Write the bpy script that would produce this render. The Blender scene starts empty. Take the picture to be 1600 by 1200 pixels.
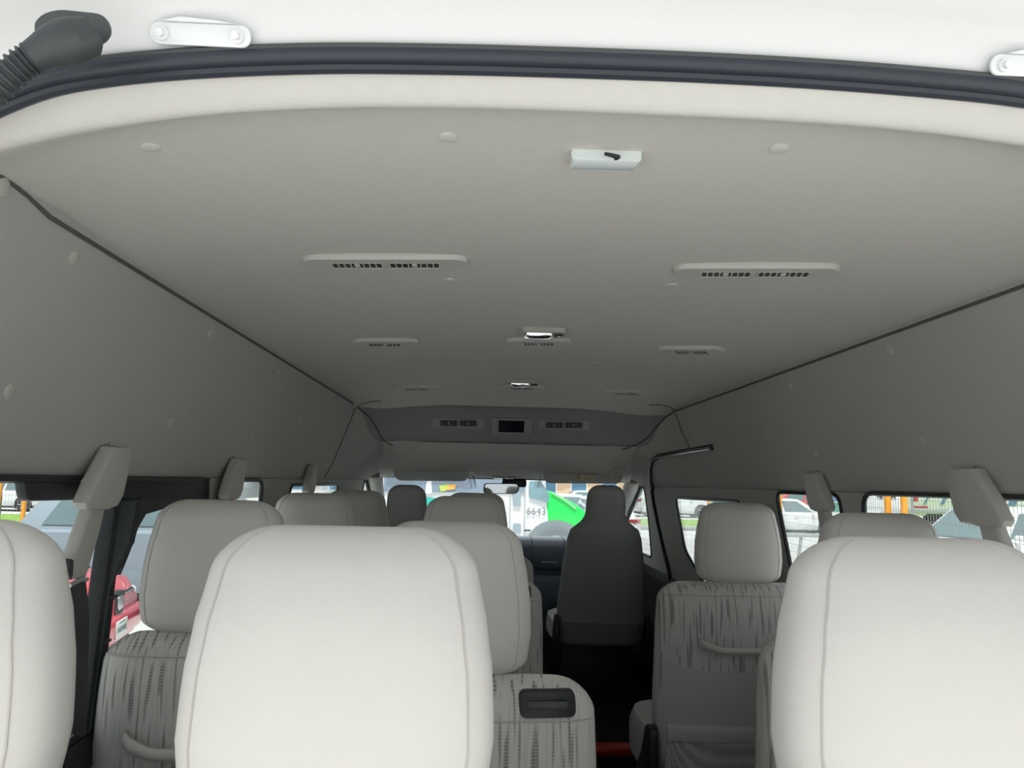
import bpy, bmesh, math, random
from mathutils import Vector, Matrix
from mathutils.bvhtree import BVHTree
random.seed(7)
S = bpy.context.scene
COL = S.collection
V = Vector
# ------------------------------------------------------------------ camera, sky, exposure
F = 1150.0
EYE = 1.85            # eye height over the ground; the van floor lies 1.2 below the eye
CAM = V((-0.155, 0.0, EYE))
YAW, PIT, ROLL = 0.040118, 0.132341, 0.0225
_f = V((math.sin(YAW)*math.cos(PIT), math.cos(YAW)*math.cos(PIT), math.sin(PIT)))
_r0 = V((math.cos(YAW), -math.sin(YAW), 0)); _u0 = _r0.cross(_f)
_R = _r0*math.cos(ROLL)+_u0*math.sin(ROLL); _U = -_r0*math.sin(ROLL)+_u0*math.cos(ROLL)
cd = bpy.data.cameras.new('camera'); cam = bpy.data.objects.new('camera', cd); COL.objects.link(cam)
cam.matrix_world = Matrix(((_R.x, _U.x, -_f.x, CAM.x), (_R.y, _U.y, -_f.y, CAM.y), (_R.z, _U.z, -_f.z, CAM.z), (0, 0, 0, 1)))
cd.sensor_width = 36; cd.lens = 36*F/1600; cd.clip_start = 0.02; cd.clip_end = 500
S.camera = cam
S.view_settings.view_transform = 'Standard'; S.view_settings.look = 'None'
S.view_settings.gamma = 1.0; S.view_settings.use_curve_mapping = False
S.view_settings.exposure = 0.0
W = bpy.data.worlds.new('sky'); S.world = W; W.use_nodes = True
nt = W.node_tree; bg = nt.nodes['Background']
tc = nt.nodes.new('ShaderNodeTexCoord'); nz = nt.nodes.new('ShaderNodeTexNoise'); nz.inputs['Scale'].default_value = 2.2
cr = nt.nodes.new('ShaderNodeValToRGB')
cr.color_ramp.elements[0].position = .3; cr.color_ramp.elements[0].color = (.80, .88, .95, 1)
cr.color_ramp.elements[1].position = .7; cr.color_ramp.elements[1].color = (1, 1, 1, 1)
nt.links.new(tc.outputs['Generated'], nz.inputs['Vector']); nt.links.new(nz.outputs['Fac'], cr.inputs['Fac'])
nt.links.new(cr.outputs['Color'], bg.inputs['Color']); bg.inputs['Strength'].default_value = .80
sd = bpy.data.lights.new('sun', 'SUN'); sun = bpy.data.objects.new('sun', sd); COL.objects.link(sun)
sd.energy = 7.4; sd.angle = math.radians(12); sd.color = (1, .97, .92)
sun.rotation_euler = (math.radians(17), 0, math.radians(6))   # high sun behind the van; the raised tailgate shades the opening

def ray(u, v): return _f+_R*((u-800)/F)-_U*((v-600)/F)
def P(u, v, ax, val):
    d = ray(u, v); i = 'xyz'.index(ax); t = (val-CAM[i])/d[i]; return CAM+d*t

# ------------------------------------------------------------------ materials
MATS = {}
def mat(name, col, rough=.6, metal=0, bump=0, bscale=300, vary=0, vscale=8, spec=.5, emit=None, coat=0):
    if name in MATS: return MATS[name]
    m = bpy.data.materials.new(name); m.use_nodes = True; n = m.node_tree; b = n.nodes['Principled BSDF']
    b.inputs['Base Color'].default_value = (*col, 1); b.inputs['Roughness'].default_value = rough
    b.inputs['Metallic'].default_value = metal; b.inputs['Specular IOR Level'].default_value = spec
    b.inputs['Coat Weight'].default_value = coat
    t = n.nodes.new('ShaderNodeTexCoord')
    if vary:
        z = n.nodes.new('ShaderNodeTexNoise'); z.inputs['Scale'].default_value = vscale; z.inputs['Detail'].default_value = 4
        r = n.nodes.new('ShaderNodeMapRange'); r.inputs['To Min'].default_value = 1-vary; r.inputs['To Max'].default_value = 1+vary
        x = n.nodes.new('ShaderNodeVectorMath'); x.operation = 'SCALE'; x.inputs[0].default_value = col
        n.links.new(t.outputs['Object'], z.inputs['Vector']); n.links.new(z.outputs['Fac'], r.inputs['Value'])
        n.links.new(r.outputs['Result'], x.inputs['Scale']); n.links.new(x.outputs['Vector'], b.inputs['Base Color'])
    if bump:
        z = n.nodes.new('ShaderNodeTexNoise'); z.inputs['Scale'].default_value = bscale; z.inputs['Detail'].default_value = 3
        q = n.nodes.new('ShaderNodeBump'); q.inputs['Strength'].default_value = bump; q.inputs['Distance'].default_value = .002
        n.links.new(t.outputs['Object'], z.inputs['Vector']); n.links.new(z.outputs['Fac'], q.inputs['Height'])
        n.links.new(q.outputs['Normal'], b.inputs['Normal'])
    if emit:
        b.inputs['Emission Color'].default_value = (*emit[0], 1); b.inputs['Emission Strength'].default_value = emit[1]
    MATS[name] = m; return m
def glass(name, tint, refl=.07, clear=1.0):
    m = bpy.data.materials.new(name); m.use_nodes = True; n = m.node_tree; n.nodes.remove(n.nodes['Principled BSDF'])
    tr = n.nodes.new('ShaderNodeBsdfTransparent'); tr.inputs['Color'].default_value = (*tint, 1)
    gl = n.nodes.new('ShaderNodeBsdfGlossy'); gl.inputs['Roughness'].default_value = .02
    lw = n.nodes.new('ShaderNodeLayerWeight'); lw.inputs['Blend'].default_value = .5
    pw = n.nodes.new('ShaderNodeMath'); pw.operation = 'POWER'; pw.inputs[1].default_value = 5
    ma = n.nodes.new('ShaderNodeMath'); ma.operation = 'MULTIPLY_ADD'; ma.inputs[1].default_value = .5; ma.inputs[2].default_value = refl*.4
    mx = n.nodes.new('ShaderNodeMixShader'); o = n.nodes['Material Output']
    n.links.new(lw.outputs['Facing'], pw.inputs[0]); n.links.new(pw.outputs[0], ma.inputs[0]); n.links.new(ma.outputs[0], mx.inputs[0])
    n.links.new(tr.outputs[0], mx.inputs[1]); n.links.new(gl.outputs[0], mx.inputs[2])
    n.links.new(mx.outputs[0], o.inputs['Surface']); return m
def streak_fabric():
    m = mat('streaked_seat_fabric', (.40, .395, .375), .9, bump=.25, bscale=500)
    n = m.node_tree; b = n.nodes['Principled BSDF']
    t = n.nodes.new('ShaderNodeTexCoord'); mp = n.nodes.new('ShaderNodeMapping'); mp.inputs['Scale'].default_value = (150, 30, 8)
    z = n.nodes.new('ShaderNodeTexNoise'); z.inputs['Scale'].default_value = 1; z.inputs['Detail'].default_value = 0
    r = n.nodes.new('ShaderNodeMapRange'); r.inputs['From Min'].default_value = .60; r.inputs['From Max'].default_value = .70; r.clamp = True
    wv = n.nodes.new('ShaderNodeTexWave'); wv.bands_direction = 'Z'; wv.inputs['Scale'].default_value = 60; wv.inputs['Distortion'].default_value = .6
    wr = n.nodes.new('ShaderNodeMapRange'); wr.inputs['To Min'].default_value = .45; wr.inputs['To Max'].default_value = 1
    mu = n.nodes.new('ShaderNodeMath'); mu.operation = 'MULTIPLY'
    mp2 = n.nodes.new('ShaderNodeMapping'); mp2.inputs['Scale'].default_value = (420, 60, 9)
    z2 = n.nodes.new('ShaderNodeTexNoise'); z2.inputs['Scale'].default_value = 1; z2.inputs['Detail'].default_value = 1
    mx = n.nodes.new('ShaderNodeMix'); mx.data_type = 'RGBA'
    mx.inputs['A'].default_value = (.56, .55, .52, 1); mx.inputs['B'].default_value = (.22, .21, .20, 1)
    m3 = n.nodes.new('ShaderNodeMapRange'); m3.inputs['From Min'].default_value = .5; m3.inputs['From Max'].default_value = .8; m3.inputs['To Max'].default_value = .35
    ad = n.nodes.new('ShaderNodeMath'); ad.operation = 'ADD'; ad.use_clamp = True
    L = n.links.new
    L(t.outputs['Object'], mp.inputs['Vector']); L(mp.outputs['Vector'], z.inputs['Vector']); L(z.outputs['Fac'], r.inputs['Value'])
    L(t.outputs['Object'], wv.inputs['Vector']); L(wv.outputs['Fac'], wr.inputs['Value'])
    L(r.outputs['Result'], mu.inputs[0]); L(wr.outputs['Result'], mu.inputs[1])
    L(t.outputs['Object'], mp2.inputs['Vector']); L(mp2.outputs['Vector'], z2.inputs['Vector']); L(z2.outputs['Fac'], m3.inputs['Value'])
    L(mu.outputs[0], ad.inputs[0]); L(m3.outputs['Result'], ad.inputs[1]); L(ad.outputs[0], mx.inputs['Factor'])
    L(mx.outputs['Result'], b.inputs['Base Color']); return m
def mesh_fabric():
    m = mat('pocket_mesh_fabric', (.3, .3, .29), .9)
    n = m.node_tree; b = n.nodes['Principled BSDF']
    t = n.nodes.new('ShaderNodeTexCoord'); v = n.nodes.new('ShaderNodeTexVoronoi'); v.inputs['Scale'].default_value = 190
    v.inputs['Randomness'].default_value = .15
    r = n.nodes.new('ShaderNodeValToRGB'); r.color_ramp.elements[0].color = (.16, .16, .155, 1); r.color_ramp.elements[0].position = .25
    r.color_ramp.elements[1].color = (.58, .58, .56, 1); r.color_ramp.elements[1].position = .5
    n.links.new(t.outputs['Object'], v.inputs['Vector']); n.links.new(v.outputs['Distance'], r.inputs['Fac']); n.links.new(r.outputs['Color'], b.inputs['Base Color'])
    return m
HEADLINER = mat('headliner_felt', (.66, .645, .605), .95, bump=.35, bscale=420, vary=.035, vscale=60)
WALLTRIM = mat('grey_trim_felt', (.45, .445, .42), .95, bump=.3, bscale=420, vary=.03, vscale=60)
PLASTIC = mat('pale_grey_plastic', (.50, .49, .455), .55, bump=.15, bscale=700)
VENTP = mat('vent_plastic', (.60, .59, .56), .45)
LEATHER = mat('grey_leatherette', (.575, .558, .53), .55, bump=.2, bscale=600, vary=.02, vscale=30)
SEAM = mat('seam_thread', (.46, .44, .415), .8)
GROOVE = mat('dark_groove', (.10, .10, .10), .9)
DARK = mat('black_plastic', (.018, .02, .024), .45, bump=.1, bscale=500)
RUBBER = mat('seal_rubber', (.028, .033, .045), .42)
CHARC = mat('charcoal_plastic', (.05, .055, .06), .5)
DASHM = mat('dash_plastic', (.13, .155, .19), .33, bump=.1, bscale=500)
PAINT = mat('white_body_paint', (.82, .84, .84), .25, coat=.5)
SEALANT = mat('painted_flange', (.74, .75, .74), .45)
CHROME = mat('chrome', (.8, .8, .8), .12, metal=1)
STEEL = mat('steel', (.55, .56, .57), .35, metal=1)
LENS = mat('white_lamp_lens', (.80, .86, .86), .22)
SCREEN = mat('dark_screen', (.008, .012, .02), .15)
RED = mat('red_enamel', (.45, .02, .02), .3)
CARPET = mat('black_floor_mat', (.012, .014, .016), .9, bump=.4, bscale=200)
SHELL = mat('seat_shell_fabric', (.48, .48, .46), .8, bump=.2, bscale=400)
CLEAR = glass('clear_screen_glass', (.94, .96, .955))
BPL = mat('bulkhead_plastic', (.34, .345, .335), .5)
STREAK = streak_fabric(); NET = mesh_fabric()
GLASS = glass('tinted_window_glass', (.84, .865, .86))
FILM = mat('crinkled_plastic_film', (.82, .85, .84), .18)
FILM.node_tree.nodes['Principled BSDF'].inputs['Alpha'].default_value = .26

# ------------------------------------------------------------------ mesh helpers
ORG = {}
def new(): return bmesh.new()
def obj(name, bm, m, parent=None, smooth=True, local=False, angle=40):
    me = bpy.data.meshes.new(name)
    if parent is not None and not local:
        o0 = ORG[parent.name]; bmesh.ops.translate(bm, vec=-o0, verts=bm.verts)
    bmesh.ops.recalc_face_normals(bm, faces=bm.faces)
    if smooth:
        for f in bm.faces: f.smooth = True
        ca = math.radians(angle)
        for e in bm.edges:
            if len(e.link_faces) == 2 and e.calc_face_angle(0) > ca: e.smooth = False
    bm.to_mesh(me); bm.free()
    for mm in (m if isinstance(m, (list, tuple)) else [m]): me.materials.append(mm)
    o = bpy.data.objects.new(name, me); COL.objects.link(o)
    if parent is not None: o.parent = parent
    ORG[o.name] = ORG[parent.name].copy() if parent is not None else V((0, 0, 0))
    return o
def tag(o, label=None, cat=None, group=None, kind=None):
    if label: o['label'] = label
    if cat: o['category'] = cat
    if group: o['group'] = group
    if kind: o['kind'] = kind
    return o
def thing(name, loc, label=None, cat=None, group=None, kind=None):
    o = bpy.data.objects.new(name, None); COL.objects.link(o); o.location = loc; o.empty_display_size = .05
    ORG[o.name] = V(loc); return tag(o, label, cat, group, kind)
def copy_tree(o, parent=None):
    c = o.copy(); COL.objects.link(c)
    if parent is not None: c.parent = parent
    for ch in list(o.children): copy_tree(ch, c)
    return c
def box(bm, c, s, rot=None, bev=0, seg=2):
    r = bmesh.ops.create_cube(bm, size=1)
    vs = r['verts']; M = Matrix.Translation(V(c)) @ (rot.to_4x4() if rot else Matrix()) @ Matrix.Diagonal((*s, 1))
    bmesh.ops.transform(bm, matrix=M, verts=vs)
    if bev:
        es = list({e for v in vs for e in v.link_edges})
        bmesh.ops.bevel(bm, geom=es, offset=bev, segments=seg, affect='EDGES', profile=.5)
def loft(bm, rings, closed=True, caps=True):
    L = []
    for r in rings: L.append([bm.verts.new(p) for p in r])
    n = len(L[0])
    for a, b in zip(L, L[1:]):
        for i in range(n if closed else n-1):
            j = (i+1) % n
            try: bm.faces.new((a[i], a[j], b[j], b[i]))
            except ValueError: pass
    if caps and closed:
        bm.faces.new(L[0]); bm.faces.new(L[-1])
    return L
def tube(bm, pts, r, n=8, closed=False, flat=1.0):
    pts = [V(p) for p in pts]; rings = []; N = len(pts)
    up = V((0, 0, 1)); prev = None
    for i, p in enumerate(pts):
        a = pts[(i-1) % N] if (closed or i > 0) else p; b = pts[(i+1) % N] if (closed or i < N-1) else p
        t = (b-a).normalized()
        if prev is None:
            s = t.cross(up)
            if s.length < .1: s = t.cross(V((1, 0, 0)))
        else: s = prev-t*prev.dot(t)
        s.normalize(); prev = s; w = s.cross(t)
        rr = r[i] if isinstance(r, (list, tuple)) else r
        rings.append([p+s*(math.cos(k*2*math.pi/n)*rr)+w*(math.sin(k*2*math.pi/n)*rr*flat) for k in range(n)])
    if closed: rings.append(rings[0])
    if closed:
        L = [[bm.verts.new(q) for q in rg] for rg in rings[:-1]]
        for i in range(N):
            a, b = L[i], L[(i+1) % N]
            for k in range(n): bm.faces.new((a[k], a[(k+1) % n], b[(k+1) % n], b[k]))
    else: loft(bm, rings)
def cyl(bm, a, b, r, n=16, r2=None): tube(bm, [a, b], [r, r if r2 is None else r2], n)
def prism(bm, pts, d, bev=0, seg=2):
    """polygon pts (3D, planar) pushed along d"""
    d = V(d); A = [bm.verts.new(V(p)) for p in pts]; B = [bm.verts.new(V(p)+d) for p in pts]; n = len(A)
    fs = [bm.faces.new(A), bm.faces.new(B[::-1])]
    for i in range(n): fs.append(bm.faces.new((A[i], B[i], B[(i+1) % n], A[(i+1) % n])))
    bmesh.ops.recalc_face_normals(bm, faces=fs)
    if bev:
        es = list({e for f in fs[:2] for e in f.edges})
        bmesh.ops.bevel(bm, geom=es, offset=bev, segments=seg, affect='EDGES', profile=.5)
def grid(bm, fn, nu, nv):
    vs = [[bm.verts.new(fn(i/nu, j/nv)) for j in range(nv+1)] for i in range(nu+1)]
    for i in range(nu):
        for j in range(nv): bm.faces.new((vs[i][j], vs[i+1][j], vs[i+1][j+1], vs[i][j+1]))
def rrect(w, h, r, n=5):
    out = []
    for cx, cy, a0 in ((w/2-r, h/2-r, 0), (-w/2+r, h/2-r, 90), (-w/2+r, -h/2+r, 180), (w/2-r, -h/2+r, 270)):
        for k in range(n+1):
            a = math.radians(a0+90*k/n); out.append((cx+r*math.cos(a), cy+r*math.sin(a)))
    return out
def lerp(tab, x):
    if x <= tab[0][0]: return tab[0][1]
    for (a, p), (b, q) in zip(tab, tab[1:]):
        if x <= b:
            t = (x-a)/(b-a); t = t*t*(3-2*t)*.5+t*.5
            return p+(q-p)*t
    return tab[-1][1]
def bvh_of(o):
    me = o.data; off = ORG[o.name]
    return BVHTree.FromPolygons([v.co+off for v in me.vertices], [tuple(p.vertices) for p in me.polygons])
def hit(tree, u, v):
    loc, nrm, i, d = tree.ray_cast(CAM, ray(u, v).normalized())
    if loc is None: return None, None
    if nrm.dot(ray(u, v)) > 0: nrm = -nrm
    return loc, nrm
def slab_with_holes(name, outer, holes, x0, x1, m, parent=None, kind=None):
    """wall slab in the y-z plane between x0 and x1, with openings cut out"""
    cu = bpy.data.curves.new(name, 'CURVE'); cu.dimensions = '2D'; cu.fill_mode = 'BOTH'; cu.extrude = abs(x1-x0)/2
    for pl in [outer]+holes:
        sp = cu.splines.new('POLY'); sp.points.add(len(pl)-1); sp.use_cyclic_u = True
        for q, (a, b) in zip(sp.points, pl): q.co = (a, b, 0, 1)
    tmp = bpy.data.objects.new('tmp', cu); COL.objects.link(tmp)
    dg = bpy.context.evaluated_depsgraph_get(); me = bpy.data.meshes.new_from_object(tmp.evaluated_get(dg))
    bpy.data.objects.remove(tmp); bm = new(); bm.from_mesh(me); bpy.data.meshes.remove(me)
    c = (x0+x1)/2
    for v in bm.verts: v.co = V((c+v.co.z, v.co.x, v.co.y))
    return obj(name, bm, m, parent, smooth=False)
def rounded(pl, r, n=4):
    """round the corners of a 2D polygon"""
    out = []; N = len(pl)
    for i in range(N):
        p = V(pl[i]).to_3d(); a = V(pl[i-1]).to_3d(); b = V(pl[(i+1) % N]).to_3d()
        la, lb = (a-p).length, (b-p).length; rr = min(r, la*.45, lb*.45)
        s = p+(a-p).normalized()*rr; e = p+(b-p).normalized()*rr
        for k in range(n+1):
            t = k/n; q = s*(1-t)**2+p*2*t*(1-t)+e*t*t; out.append((q.x, q.y))
    return out
def text_mesh(txt, size, m, parent, M, name='lettering', ext=.002):
    cu = bpy.data.curves.new(name, 'FONT'); cu.body = txt; cu.size = size; cu.extrude = ext; cu.align_x = 'CENTER'; cu.align_y = 'CENTER'
    tmp = bpy.data.objects.new('tmp', cu); COL.objects.link(tmp)
    dg = bpy.context.evaluated_depsgraph_get(); me = bpy.data.meshes.new_from_object(tmp.evaluated_get(dg))
    bpy.data.objects.remove(tmp); bm = new(); bm.from_mesh(me); bmesh.ops.transform(bm, matrix=M, verts=bm.verts)
    return obj(name, bm, m, parent, smooth=False, local=True)

# ------------------------------------------------------------------ van shell
Z = EYE
def plain(tab, x):
    for (a, p), (b, q) in zip(tab, tab[1:]):
        if x <= b: return p+(q-p)*max(0, (x-a)/(b-a))
    return tab[-1][1]
def ceil_z(x, y):
    a = min(1, abs(x)/.765)
    z = .415-.055*a**3.2
    r0 = .80+.05*a*a
    z += .016*max(0, min(1, (1.25-y)/.4))
    yy = .684+(y-.684)/(1+.9*a**3)
    z += plain([(.684, -.025), (.69, -.029), (.70, -.037), (.712, -.046), (.720, -.047), (.730, -.042), (.745, -.033), (.78, -.013), (.81, -.004), (.86, 0)], yy)*(1+.8*a**3)
    if y > 3.35: z -= .04*min(1, (y-3.35)/.3)**2
    return Z+z
bm = new()
ys = [.686, .692, .70, .706, .712, .718, .724, .73, .738, .745, .755, .765, .78, .795, .81, .83, .86]+[.9+.14*k for k in range(18)]+[3.38, 3.45, 3.5, 3.55, 3.6, 3.64, 3.66]
def cfn(u, v):
    y = ys[round(v*(len(ys)-1))]; x = (u*2-1)*.775
    return V((x, y, ceil_z(x, y)))
grid(bm, cfn, 48, len(ys)-1)
# rolled front bulkhead that drops from the roof: part of the same headliner
ceiling = tag(obj('ceiling', bm, HEADLINER), kind='structure')
def bulk(u, v):
    x = (u*2-1)*(.770-.100*v)
    prof = [(3.655, .372), (3.69, .362), (3.715, .34), (3.74, .31), (3.77, .27), (3.80, .235), (3.815, .213), (3.83, .204), (3.85, .200), (3.90, .198)]
    k = v*(len(prof)-1); i = min(int(k), len(prof)-2); t = k-i
    y = prof[i][0]*(1-t)+prof[i+1][0]*t; z = prof[i][1]*(1-t)+prof[i+1][1]*t
    a = abs(u*2-1)
    z -= .012*a**8*(1-v)
    y -= .16*a**5*(1-v*.85)
    return V((x, y, Z+z))
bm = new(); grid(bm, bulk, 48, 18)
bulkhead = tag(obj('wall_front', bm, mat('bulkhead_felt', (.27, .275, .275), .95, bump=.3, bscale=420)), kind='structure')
def fceil(u, v):
    y = 3.84+v*.80; hwid = lerp([(3.84, .668), (4.64, .775)], y); x = (u*2-1)*hwid
    zc = lerp([(3.84, .203), (3.95, .196), (4.05, .17), (4.2, .115), (4.35, .065), (4.5, .035), (4.64, .02)], y)
    a = abs(u*2-1); zc -= .012*a**6
    return V((x, y, Z+zc))
bm = new(); grid(bm, fceil, 40, 20)
frontceil = tag(obj('ceiling_front', bm, HEADLINER), kind='structure')
# side walls: curved felt panel between the roof seam and the window line
WPROF = [(.762, .372), (.768, .34), (.785, .29), (.805, .22), (.822, .15), (.838, .08), (.850, .03), (.864, -.004), (.872, -.010)]
def wallfn(sg):
    def fn(u, v):
        y = .70+u*3.95; k = v*(len(WPROF)-1); i = min(int(k), len(WPROF)-2); t = k-i
        x = WPROF[i][0]*(1-t)+WPROF[i+1][0]*t; z = WPROF[i][1]*(1-t)+WPROF[i+1][1]*t
        if y > 3.5:
            xt = lerp([(3.5, .762), (3.85, .664), (4.65, .775)], y); zt = lerp([(3.5, .372), (3.85, .205), (4.2, .118), (4.65, .03)], y)
            fx = (x-.762)/.110; fz = (z-.372)/(-.382); x = xt+(.872-xt)*fx; z = zt+(-.010-zt)*fz
        if y < 1.0: x -= .035*((1.0-y)/.3)**2*max(0, min(1, (z+.05)/.3))
        return V((sg*x, y, Z+z))
    return fn
walls = {}
for sg, nm in ((-1, 'wall_left'), (1, 'wall_right')):
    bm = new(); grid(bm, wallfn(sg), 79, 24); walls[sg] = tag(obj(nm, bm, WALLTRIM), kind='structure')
# window band below: openings given as (y, z) polygons
def win(y0, y1, zt, zb, lean=0):
    return [(y0, Z+zt), (y1, Z+zt), (y1-lean, Z+zb), (y0-lean*.3, Z+zb)]
HL = [win(.76, 1.965, -.012, -.47), win(2.10, 2.45, -.012, -.47, .05), win(2.80, 3.74, -.03, -.47, .06), [(4.56, Z-.012), (4.64, Z-.02), (5.15, Z-.28), (5.15, Z-.42), (4.36, Z-.42), (4.44, Z-.2)]]
HR = [win(.98, 1.935, -.008, -.47, .02), win(2.06, 2.515, -.014, -.47, .20),
      [(2.86, Z-.055), (3.83, Z-.062), (3.66, Z-.31), (3.38, Z-.42), (3.25, Z-.46), (2.86, Z-.46)], [(4.56, Z-.012), (4.64, Z-.02), (5.15, Z-.28), (5.15, Z-.42), (4.36, Z-.42), (4.44, Z-.2)]]
def wall_band(sg, holes, nm):
    return tag(slab_with_holes(nm, [(.70, Z-.005), (4.95, Z-.005), (4.95, Z-.43), (.70, Z-.43)] if False else
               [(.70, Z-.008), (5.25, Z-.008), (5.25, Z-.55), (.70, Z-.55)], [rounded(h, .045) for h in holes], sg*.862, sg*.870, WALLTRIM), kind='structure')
trimL = wall_band(-1, HL, 'trim_1'); trimR = wall_band(1, HR, 'trim_2')
for sg, holes, base in ((-1, HL, 0), (1, HR, 4)):
    for i, h in enumerate(holes):
        w = thing('window_%d' % (base+i+1), (sg*.88, sum(q[0] for q in h)/4, Z-.47), kind='structure')
        rp = rounded(h, .045)
        bm = new(); tube(bm, [V((sg*.862, a, b)) for a, b in rp], .0065, 6, closed=True); obj('rubber_seal', bm, DARK, w)
        bm = new(); prism(bm, [V((sg*.868, a, b)) for a, b in rp], (sg*.004, 0, 0)); obj('pane', bm, GLASS, w, smooth=False)
for sg in (-1, 1):
    bm = new(); prism(bm, [(sg*.864, .62, .64), (sg*.864, 5.3, .64), (sg*.852, 5.3, Z-.53), (sg*.85, 5.3, Z-.47), (sg*.85, .62, Z-.47), (sg*.852, .62, Z-.53)][:0] or
                            [(sg*.85, .62, .64), (sg*.92, .62, .64), (sg*.92, .62, Z-.475), (sg*.855, .62, Z-.475), (sg*.845, .62, Z-.52)], (0, 4.7, 0))
    tag(obj('trim_%d' % (3 if sg < 0 else 4), bm, DARK, smooth=False), kind='structure')
bm = new(); box(bm, (0, 2.9, .62), (1.8, 4.9, .06)); tag(obj('floor', bm, CARPET), kind='structure')
# outer skin of the body, closing the roof and the sides above the windows
bm = new()
prof = [(-.905, .012), (-.895, .2), (-.86, .38), (-.80, .46), (-.5, .50), (0, .52), (.5, .50), (.80, .46), (.86, .38), (.895, .2), (.905, .012)]
inn = [(x*.975, z-.02) for x, z in prof[::-1]]
rings = [[V((x, y, Z+z)) for x, z in prof+inn] for y in (.66, 1.5, 3, 4.0, 4.5)]
rings.append([V((x*.97, 4.72, Z+min(z, z*.3+.06))) for x, z in prof+inn])
loft(bm, rings)
body = tag(obj('wall_roof_shell', bm, PAINT), kind='structure')
# seams (recessed dark joints)
def seam(pts, nm, r=.0032):
    bm = new(); tube(bm, pts, r, 6); return tag(obj(nm, bm, GROOVE), kind='structure')
n_t = 5
for sg in (-1, 1):
    pts = []
    for k in range(50):
        y = .73+k*.0571
        x = .765; z = .352
        if y < 1.0: x -= .030*((1.0-y)/.3)**2
        if .84 < y < 1.0: z += .012*math.sin((y-.84)/.16*math.pi)
        pts.append(V((sg*x, y, Z+z)))
    seam(pts, 'trim_%d' % n_t, .0036); n_t += 1
wt = {sg: bvh_of(walls[sg]) for sg in (-1, 1)}
def on_wall(sg, pix, nm, r=.0028):
    global n_t
    pts = []
    for (u0, v0), (u1, v1) in zip(pix, pix[1:]):
        for k in range(6):
            l, n = hit(wt[sg], u0+(u1-u0)*k/6, v0+(v1-v0)*k/6)
            if l: pts.append(l+n*.0005)
    l, n = hit(wt[sg], *pix[-1])
    if l: pts.append(l+n*.0005)
    if len(pts) > 1: seam(pts, 'trim_%d' % n_t, r); n_t += 1
on_wall(-1, [(555, 638), (540, 675), (520, 722), (507, 745)], 's')
on_wall(1, [(1056, 645), (1066, 675), (1078, 700)], 's')
bt = bvh_of(bulkhead); ct = bvh_of(ceiling); ft = bvh_of(frontceil)
def surf_line(trees, pix, r=.0035):
    global n_t
    pts = []
    for (u0, v0), (u1, v1) in zip(pix, pix[1:]):
        for k in range(4):
            u = u0+(u1-u0)*k/4; v = v0+(v1-v0)*k/4
            best = None
            for t in trees:
                l, n = hit(t, u, v)
                if l and (best is None or (l-CAM).length < (best[0]-CAM).length): best = (l, n)
            if best: pts.append(best[0]+best[1]*.001)
    if len(pts) > 1: seam(pts, 'trim_%d' % n_t, r); n_t += 1
surf_line([bt, ct, wt[-1], ft], [(558, 636), (566, 642), (578, 652), (588, 668), (594, 680), (600, 688), (612, 695), (614, 696)])
surf_line([bt, ct, wt[1], ft], [(1054, 643), (1040, 652), (1026, 666), (1014, 682), (1002, 691), (985, 698), (968, 704)])
surf_line([ct], [(556, 637), (566, 631), (580, 627), (600, 626)], .002)
surf_line([ct], [(1055, 641), (1046, 635), (1030, 632), (1010, 632)], .002)
# round felt-covered fasteners, parts of the panel they hold
def fastener(tree, u, v, rad, parent):
    l, n = hit(tree, u, v)
    if l is None: return
    bm = new(); q = n.to_track_quat('Z', 'Y').to_matrix()
    prof = [(rad, -.002), (rad*.97, .0012), (rad*.8, .0026), (rad*.3, .003)]
    loft(bm, [[l+q @ V((math.cos(a*math.pi/9)*r, math.sin(a*math.pi/9)*r, h)) for a in range(18)] for r, h in prof])
    obj('fastener', bm, HEADLINER if parent is ceiling or parent is bulkhead else PLASTIC, parent)
for u, v in ((235, 230), (700, 214), (1217, 232)): fastener(ct, u, v, .0125, ceiling)
for u, v in ((702, 437), (1050, 445), (722, 562), (933, 567)): fastener(ct, u, v, .0125, ceiling)
for u, v in ((657, 620), (730, 620), (808, 620), (880, 621), (957, 628)): fastener(ct, u, v, .014, ceiling)
for u, v in ((5, 292), (115, 403), (15, 612), (328, 521), (434, 583), (267, 660), (392, 683), (475, 645), (468, 655), (555, 680), (573, 655), (583, 672), (586, 690)): fastener(wt[-1], u, v, .0125, walls[-1])
for u, v in ((1127, 635), (1235, 603), (1390, 547), (1157, 717), (1275, 710), (1443, 690), (1048, 655), (1030, 675), (1010, 702)): fastener(wt[1], u, v, .0125, walls[1])

# sliding door frame and door panel on the right, front pillars, windscreen surround
dr = thing('door_1', (.86, 3.6, .65), kind='structure')
bm = new()
path = []
for u, v in ((1114, 698), (1098, 700.5), (1080, 703.5), (1062, 706.5), (1045, 709.5), (1030, 712.5), (1021, 718), (1017, 730), (1017, 748), (1019, 765), (1022, 790), (1028, 820), (1036, 855), (1045, 890), (1048, 905)):
    l, n = hit(wt[1], u, v) if v < 750 else (None, None)
    path.append(l+n*.004 if l is not None else P(u, v, 'x', .856))
tube(bm, path, .0125, 8); obj('door_seal', bm, DARK, dr)
bm = new(); tube(bm, [p+V((-.012, -.004, -.010)) for p in path[:6]], .0035, 6); obj('chrome_strip', bm, STEEL, dr)
for sg in (-1, 1):
    bm = new()
    A = [V((sg*.80, 4.58, Z+.05)), V((sg*.82, 4.75, Z-.02)), V((sg*.83, 5.0, Z-.14)), V((sg*.84, 5.25, Z-.30)), V((sg*.85, 5.4, Z-.42))]
    tube(bm, A, [.05, .05, .045, .045, .045], 10); tag(obj('trim_%d' % n_t, bm, WALLTRIM), kind='structure'); n_t += 1
bm = new()
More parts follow.
